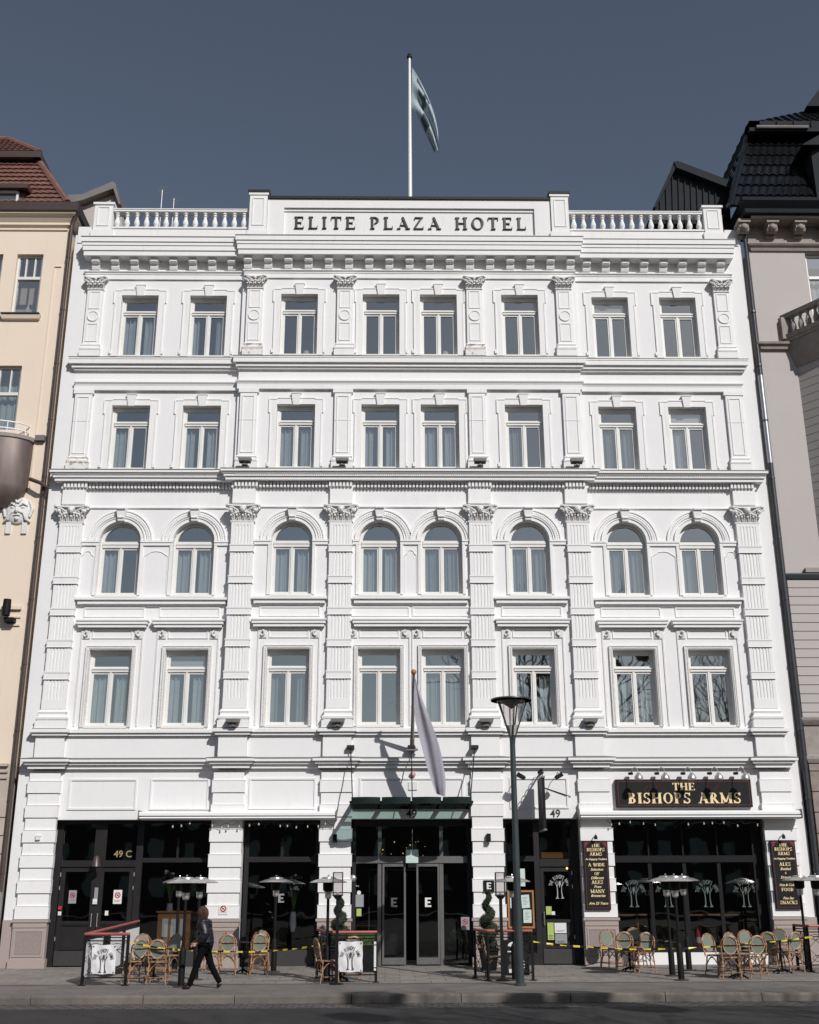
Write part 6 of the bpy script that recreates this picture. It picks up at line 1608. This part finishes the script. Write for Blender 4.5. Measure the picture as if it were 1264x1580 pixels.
# dried flowers and wreath behind the shop glass
def bouquet(label,px,py,h,seed):
    p=at(px,py,1.0); t=thing('dried_bouquet',label,'flowers',(p.x,1.0,p.z)); rnd=random.Random(seed)
    m=MB(); f=MB()
    for k in range(16):
        a=rnd.uniform(-.5,.5); L_=h*rnd.uniform(.6,1.0); e=(sin(a)*L_*.6,rnd.uniform(-.1,.1),cos(a)*L_); m.tube([(0,0,0),(e[0]*.4,e[1],e[2]*.5),e],.006,4); f.ball(e,rnd.uniform(.03,.06),7,5)
    m.build('stem',M['leafy'],t); f.build('flower',M['papergrey'],t,True)
    m=MB(); m.lathe([(.06,-.5),(.11,-.3),(.08,0),(.09,.02)],n=12); m.build('vase',M['papergrey'],t,True)
bouquet('pale dried bouquet behind the café window with the letter E',452,1408,1.0,3); bouquet('hanging greenery behind the far left café window',262,1395,.9,8)
# red rope stanchion inside the pub
p=at(1077,1440,1.0); t=thing('red_extinguisher','red and white object standing inside the pub window','extinguisher',(p.x,1.0,p.z-.4)); m=MB(); m.lathe([(.06,0),(.07,.05),(.07,.4),(.03,.48),(.02,.55)],n=12); m.build('body',M['redp'],t,True); m=MB(); m.lathe([(.072,.15),(.072,.3)],n=12); m.build('label_band',M['paper'],t,True)
# high tables inside the pub
for k,(px_,wd) in enumerate(((965,1.1),(1110,1.9))):
    p=at(px_,1411,1.2); t=thing('bar_table',['wooden bar table inside the pub, left','long wooden bar table inside the pub, right'][k],'table',(p.x,1.2,0)); m=MB(); m.box(-wd/2,wd/2,-.25,.25,p.z-.03,p.z+.01); m.build('tabletop',M['wood'],t)
    for s in (-1,1):
        m=MB(); m.tube([(s*wd*.3,0,0),(s*wd*.3,0,p.z-.02)],.035,6); m.build('leg',M['wood'],t)
r=random.Random(6); t=thing('glass_rack','row of glasses hanging high inside the pub','glasses',(0,0,0))
m=MB(); xa,xb=at(950,1325,1.1).x,at(1085,1325,1.1).x; q=at(1010,1320,1.1).z
m.box(xa,xb,1.0,1.3,q+.10,q+.13); m.build('rack',M['black'],t)
m=MB(); x=xa+.05
while x<xb: m.lathe([(.035,q),(.04,q+.05),(.008,q+.08),(.03,q+.1)],(x,1.1,0),8); x+=.12+.1*r.random()
m.build('glass',M['lampglass'],t,True)
p=at(268,1425,.75); t=thing('counter','orange wooden counter with pale sheets standing inside the far left café window','counter',(p.x,.8,.0))
m=MB(); m.box(-.45,.45,0,.5,0,p.z+.28); m.build('cabinet',M['wood'],t)
m=MB(); m.box(-.5,.5,-.04,.54,p.z+.281,p.z+.32); m.build('top',M['wood'],t)
for k_ in range(3): m=MB(); m.box(-.32+k_*.24,-.16+k_*.24,-.03,-.005,p.z-.35,p.z+.12); m.build('sheet',M['paper'],t)
# ============================================================ STREET LAMP
p=G(803,1521)
SLp=thing('street_lamp','tall dark green street lamp with glass cone lantern in front of the entrance pier','street lamp',tuple(p))
zt=at(791,1081,p.y).z-p.z; zc=at(795,1140,p.y).z-p.z
xt=at(792,1081,p.y).x-p.x; xo=xt*.3
m=MB(); m.lathe([(.09,0),(.088,1.2),(.072,zc*.6),(.062,zc)],n=14); m.lathe([(.13,0),(.13,.03),(.1,.05)],n=14); m.build('pole',M['lampgreen'],SLp,True)
m=MB()
Rt=.365
for k in range(5):
    a=k*2*PI/5-PI/2+.12; m.tube([(.045*cos(a),.045*sin(a),zc-.15),(.06*cos(a),.06*sin(a),zc+.02),(Rt*cos(a),Rt*sin(a),zt)],.018,6)
m.lathe([(.062,zc-.02),(.05,zc+.05)],n=12); m.build('lantern_frame',M['lampgreen'],SLp,True)
m=MB(); m.lathe([(.475,zt-.01),(.485,zt+.0),(.48,zt+.03),(.25,zt+.06),(.001,zt+.07)],n=28); m.lathe([(.475,zt-.01),(.36,zt+.01),(.001,zt+.01)],n=28); m.build('cap',M['lampgreen'],SLp,True)
m=MB(); m.lathe([(.001,zt-.20),(.29,zt+.0)],n=20); m.build('reflector',M['lead'],SLp,True)
m=MB(); m.lathe([(.14,zc+.30),(.34,zt)],n=20); m.build('glass_cone',M['lampglass'],SLp,True)
m=MB(); m.lathe([(.07,zc+.08),(.14,zc+.30),(.001,zc+.31)],n=18); m.build('lamp_bowl',M['frost'],SLp,True)
# ============================================================ PERSON
def skin(name,pts,edges,rad,matn,par,sub=2,root=0):
    me=bpy.data.meshes.new(name); me.from_pydata([tuple(p) for p in pts],edges,[]); o=link(name,me,par)
    md=o.modifiers.new('s','SKIN'); md.use_smooth_shade=True; sv=me.skin_vertices[0].data
    for i,r in enumerate(rad): sv[i].radius=(r if isinstance(r,tuple) else (r,r)); sv[i].use_root=(i==root)
    s=o.modifiers.new('u','SUBSURF'); s.levels=sub; s.render_levels=sub
    bpy.context.view_layer.update()
    m2=bpy.data.meshes.new_from_object(o.evaluated_get(bpy.context.evaluated_depsgraph_get())); o.modifiers.clear(); o.data=m2; bpy.data.meshes.remove(me)
    m2.materials.clear(); m2.materials.append(M[matn]); m2.polygons.foreach_set('use_smooth',[True]*len(m2.polygons)); return o
pf=G(313,1526); PE=thing('person','person with auburn hair, navy quilted jacket and black trousers striding left on the pavement','person',tuple(pf))
S=1.64/1.75
def V_(x,y,q): return (x*S,y*S,q*S)
# walking towards -x ; y negative = nearer the street
hipL=(.0,.09,.90); hipR=(.0,-.09,.90)
pts=[V_(.0,0,.95),V_(-.02,0,1.12),V_(-.05,0,1.30),V_(-.07,0,1.42),V_(-.085,0,1.50),V_(-.10,0,1.58),V_(-.115,0,1.66),V_(-.105,0,1.73),
 V_(-.06,-.17,1.40),V_(.03,-.23,1.16),V_(-.13,-.24,.99),V_(-.19,-.23,.95),
 V_(-.06,.17,1.40),V_(.0,.23,1.15),V_(-.17,.22,1.02),V_(-.23,.21,.99),
 V_(-.01,-.10,.88),V_(-.15,-.10,.50),V_(-.29,-.09,.09),V_(-.33,-.09,.045),V_(-.44,-.10,.03),
 V_(.02,.10,.88),V_(.14,.10,.50),V_(.33,.09,.17),V_(.38,.09,.10),V_(.30,.09,.03)]
ed=[(0,1),(1,2),(2,3),(3,4),(4,5),(5,6),(6,7),(3,8),(8,9),(9,10),(10,11),(3,12),(12,13),(13,14),(14,15),(0,16),(16,17),(17,18),(18,19),(19,20),(0,21),(21,22),(22,23),(23,24),(24,25)]
rd=[.13,.12,.125,.10,.05,.06,.085,.065,.06,.045,.03,.025,.06,.045,.03,.025,.085,.055,.038,.036,.028,.085,.055,.038,.036,.026]
skin('body',pts,ed,rd,'skin',PE)
# face details
fm_=MB(); fm_.ball(V_(-.205,0,1.635),.018,6,5,1,.7,1.2)
for s in (-1,1): fm_.ball(V_(-.10,s*.082,1.63),.022,6,5,.8,.4,1.3)
fm_.build('face',M['skin'],PE,True)
m=MB(); 
for s in (-1,1): m.ball(V_(-.188,s*.03,1.66),.010,6,4)
m.build('eye',M['ink'],PE,True)
# hands with five fingers each
for (hx,hy,hz) in ((-.21,-.23,.94),(-.25,.21,.98)):
    m=MB(); m.ball(V_(hx,hy,hz),.042,8,6,1.0,.5,1.0)
    for k,(l_,dz) in enumerate(((.055,.022),(.065,.008),(.06,-.008),(.048,-.022))):
        a=Vector(V_(hx-.03,hy,hz+dz)); m.tube([tuple(a),tuple(a+Vector((-l_*.6,0,-.012))),tuple(a+Vector((-l_*.75,.01,-.035)))],[.009,.008,.007],6)
    a=Vector(V_(hx-.01,hy-.02,hz+.03)); m.tube([tuple(a),tuple(a+Vector((-.02,-.01,.01))),tuple(a+Vector((-.045,-.005,.0)))],[.010,.009,.008],6)
    m.build('hand',M['skin'],PE,True)
# jacket
jp=[V_(.0,0,.90),V_(-.0,0,1.0),V_(-.02,0,1.14),V_(-.05,0,1.30),V_(-.07,0,1.40),V_(-.08,0,1.50),
 V_(-.055,-.185,1.39),V_(.045,-.245,1.16),V_(-.12,-.25,1.0),V_(-.055,.185,1.39),V_(.0,.245,1.15),V_(-.16,.23,1.03)]
je=[(0,1),(1,2),(2,3),(3,4),(4,5),(4,6),(6,7),(7,8),(4,9),(9,10),(10,11)]
jr=[(.20,.20),(.20,.20),(.195,.19),(.19,.19),(.155,.16),.085,.115,.105,.075,.115,.105,.075]
J=skin('jacket',jp,je,jr,'jacket',PE)
me=J.data
for v in me.vertices:   # quilting ridges
    q=v.co.z; k=.016*abs(sin(q*38+v.co.x*6)); n=v.normal; v.co+=n*k
m=MB()
for k in range(9):
    q=.93+k*.055; m.tube([(-.0+ .0 - .02*k*.3 + .17*cos(a)*S,.175*sin(a)*S,q*S) for a in [2*PI*i/16 for i in range(16)]],.006,4,True)
# trousers, shoes, hair
tpnts=[pts[0],pts[16],pts[17],V_(-.312,-.09,.04),pts[21],pts[22],V_(.378,.09,.10)]
skin('trousers',tpnts,[(0,1),(1,2),(2,3),(0,4),(4,5),(5,6)],[.135,.098,.076,.062,.098,.076,.060],'trousers',PE)
for (a,b,c) in ((V_(-.28,-.09,.05),V_(-.35,-.09,.045),V_(-.46,-.10,.025)),(V_(.37,.09,.13),V_(.355,.09,.08),V_(.30,.09,.025))):
    skin('shoe',[a,b,c],[(0,1),(1,2)],[.056,.052,.038],'shoe',PE,2)
m=MB(); m.ball(V_(-.09,0,1.665),.108,20,14,1.02,.95,1.0)
rh=random.Random(9)
for k in range(150):   # locks falling from the crown to the collar
    a=rh.uniform(-2.35,2.35); r0=.098; cx0,cy0=-.09,0
    L=rh.uniform(.16,.25); w=.5+rh.random()*.5
    P0=(cx0+r0*.5*cos(a),cy0+r0*.5*sin(a),1.745); P1=(cx0+r0*1.02*cos(a),cy0+r0*.98*sin(a),1.69); P2=(cx0+r0*1.08*cos(a)+.01,cy0+r0*1.02*sin(a),1.60); P3=(cx0+r0*.95*cos(a)+.02,cy0+r0*.92*sin(a),1.73-L)
    m.tube([V_(*P0),V_(*P1),V_(*P2),V_(*P3)],[.012,.019*w+.006,.019*w+.004,.006],5)
m.build('hair',M['hair'],PE,True)
# ============================================================ REFLECTED SURROUNDINGS behind the camera
OB=thing('opposite_building','long brown building across the square behind the camera','building',(0,-95,0))
m=MB(); m.box(-70,70,-12,0,0,15.5); m.build('wall',mat('brown_facade',(.10,.08,.07),.9),OB)
m=MB(); 
for k in range(9): m.prismx([(-12,15.5),(0.3,15.5),(-6,19+2.2*sin(k*2.1))],-70+k*15.5,-70+k*15.5+15.3)
m.build('roof',M['roofdark'],OB)
m=MB()
for i in range(40):
    for j in range(4): m.box(-68+i*3.45,-66.7+i*3.45,-.0,.05,2+j*3.5,4+j*3.5)
m.build('window',M['paperg'],OB)
def tree(x,y,h,seed,label,shade_clumps=()):
    rnd=random.Random(seed); t=thing('bare_tree',label,'tree',(x,y,ZR)); 
    mt=MB(); mb=MB()
    def br(p,d,L,r,lv):
        q=p+d*L; mid=p.lerp(q,.5)+Vector((rnd.gauss(0,1),rnd.gauss(0,1),0))*L*.05
        (mt if lv==0 else mb).tube([tuple(p),tuple(mid),tuple(q)],[r,r*.85,r*.68],6 if lv<2 else 4 if lv<3 else 3)
        if lv>=6: return
        n=3 if lv<5 else 2
        for k in range(n):
            a=rnd.uniform(.3,.75); az=2*PI*(k+rnd.random()*.7)/n
            s=d.orthogonal().normalized(); s=Matrix.Rotation(az,3,d)@s
            nd=(d*cos(a)+s*sin(a)+Vector((0,0,.12))).normalized(); br(p.lerp(q,rnd.uniform(.75,1)) if lv else q,nd,L*rnd.uniform(.66,.82),r*.62,lv+1)
    for (ox,oy,oz,rr) in shade_clumps: foliage(mb,(ox,oy,oz),rr,700,.11,rnd,1)  # leaf tufts added to the crown to throw shade patches on the kerb
    br(Vector((0,0,0)),Vector((0,0,1)),h*.28,h*.0105,0)
    mt.build('trunk',M['bark'],t,True); mb.build('crown',M['bark'],t)
print('YK',YK,YA,c1,pf)
tree(9.8,-24.5,15.0,4,'bare street tree right of the camera, out of frame, with added shade tufts',[(8.1-9.8,-.2,14.0,.55),(12.3-9.8,-.2,14,.5),(10.6-9.8,.6,12.9,.5),(13.5-9.8,-1.6,14.2,.6),(7.2-9.8,-1.4,12.8,.5)]); tree(9.5,-37,26,8,'tall bare tree behind the camera at right'); tree(18,-27,17,5,'bare street tree farther right, out of frame')
# ============================================================ WORLD, SUN, CAMERA
w=bpy.data.worlds.new('World'); sc.world=w; w.use_nodes=True; nt=w.node_tree; bg=nt.nodes['Background']
sky=nt.nodes.new('ShaderNodeTexSky'); sky.sky_type='NISHITA'; sky.sun_disc=False
AZ=math.radians(28); EL=math.radians(36)
sd=Vector((sin(AZ)*cos(EL),-cos(AZ)*cos(EL),sin(EL)))
sky.sun_elevation=EL; sky.sun_rotation=math.atan2(sd.x,sd.y); sky.air_density=1.0; sky.dust_density=.6; sky.ozone_density=1.5
hs=nt.nodes.new('ShaderNodeHueSaturation'); hs.inputs['Saturation'].default_value=SKYSAT; nt.links.new(sky.outputs[0],hs.inputs['Color']); nt.links.new(hs.outputs[0],bg.inputs[0]); bg.inputs[1].default_value=SKYSTR
su=bpy.data.lights.new('Sun','SUN'); su.energy=SUNE; su.angle=math.radians(.5); su.color=(1,.975,.945); so=bpy.data.objects.new('Sun',su); COL.objects.link(so)
so.rotation_euler=sd.to_track_quat('Z','Y').to_euler()
cam=bpy.data.cameras.new('Camera'); co=bpy.data.objects.new('Camera',cam); COL.objects.link(co); sc.camera=co
cam.sensor_fit='HORIZONTAL'; cam.sensor_width=36; cam.lens=F*36/1264; cam.clip_end=2000
R3=Matrix((RI,UP,-_fw)).transposed(); co.matrix_world=Matrix.Translation(CAMP)@R3.to_4x4()
sc.view_settings.view_transform='Standard'; sc.view_settings.look='None'; sc.view_settings.exposure=EXPO; sc.view_settings.gamma=1
sc.render.resolution_x=819; sc.render.resolution_y=1024
sc.cycles.max_bounces=8; sc.cycles.transparent_max_bounces=12; sc.cycles.caustics_reflective=False; sc.cycles.caustics_refractive=False
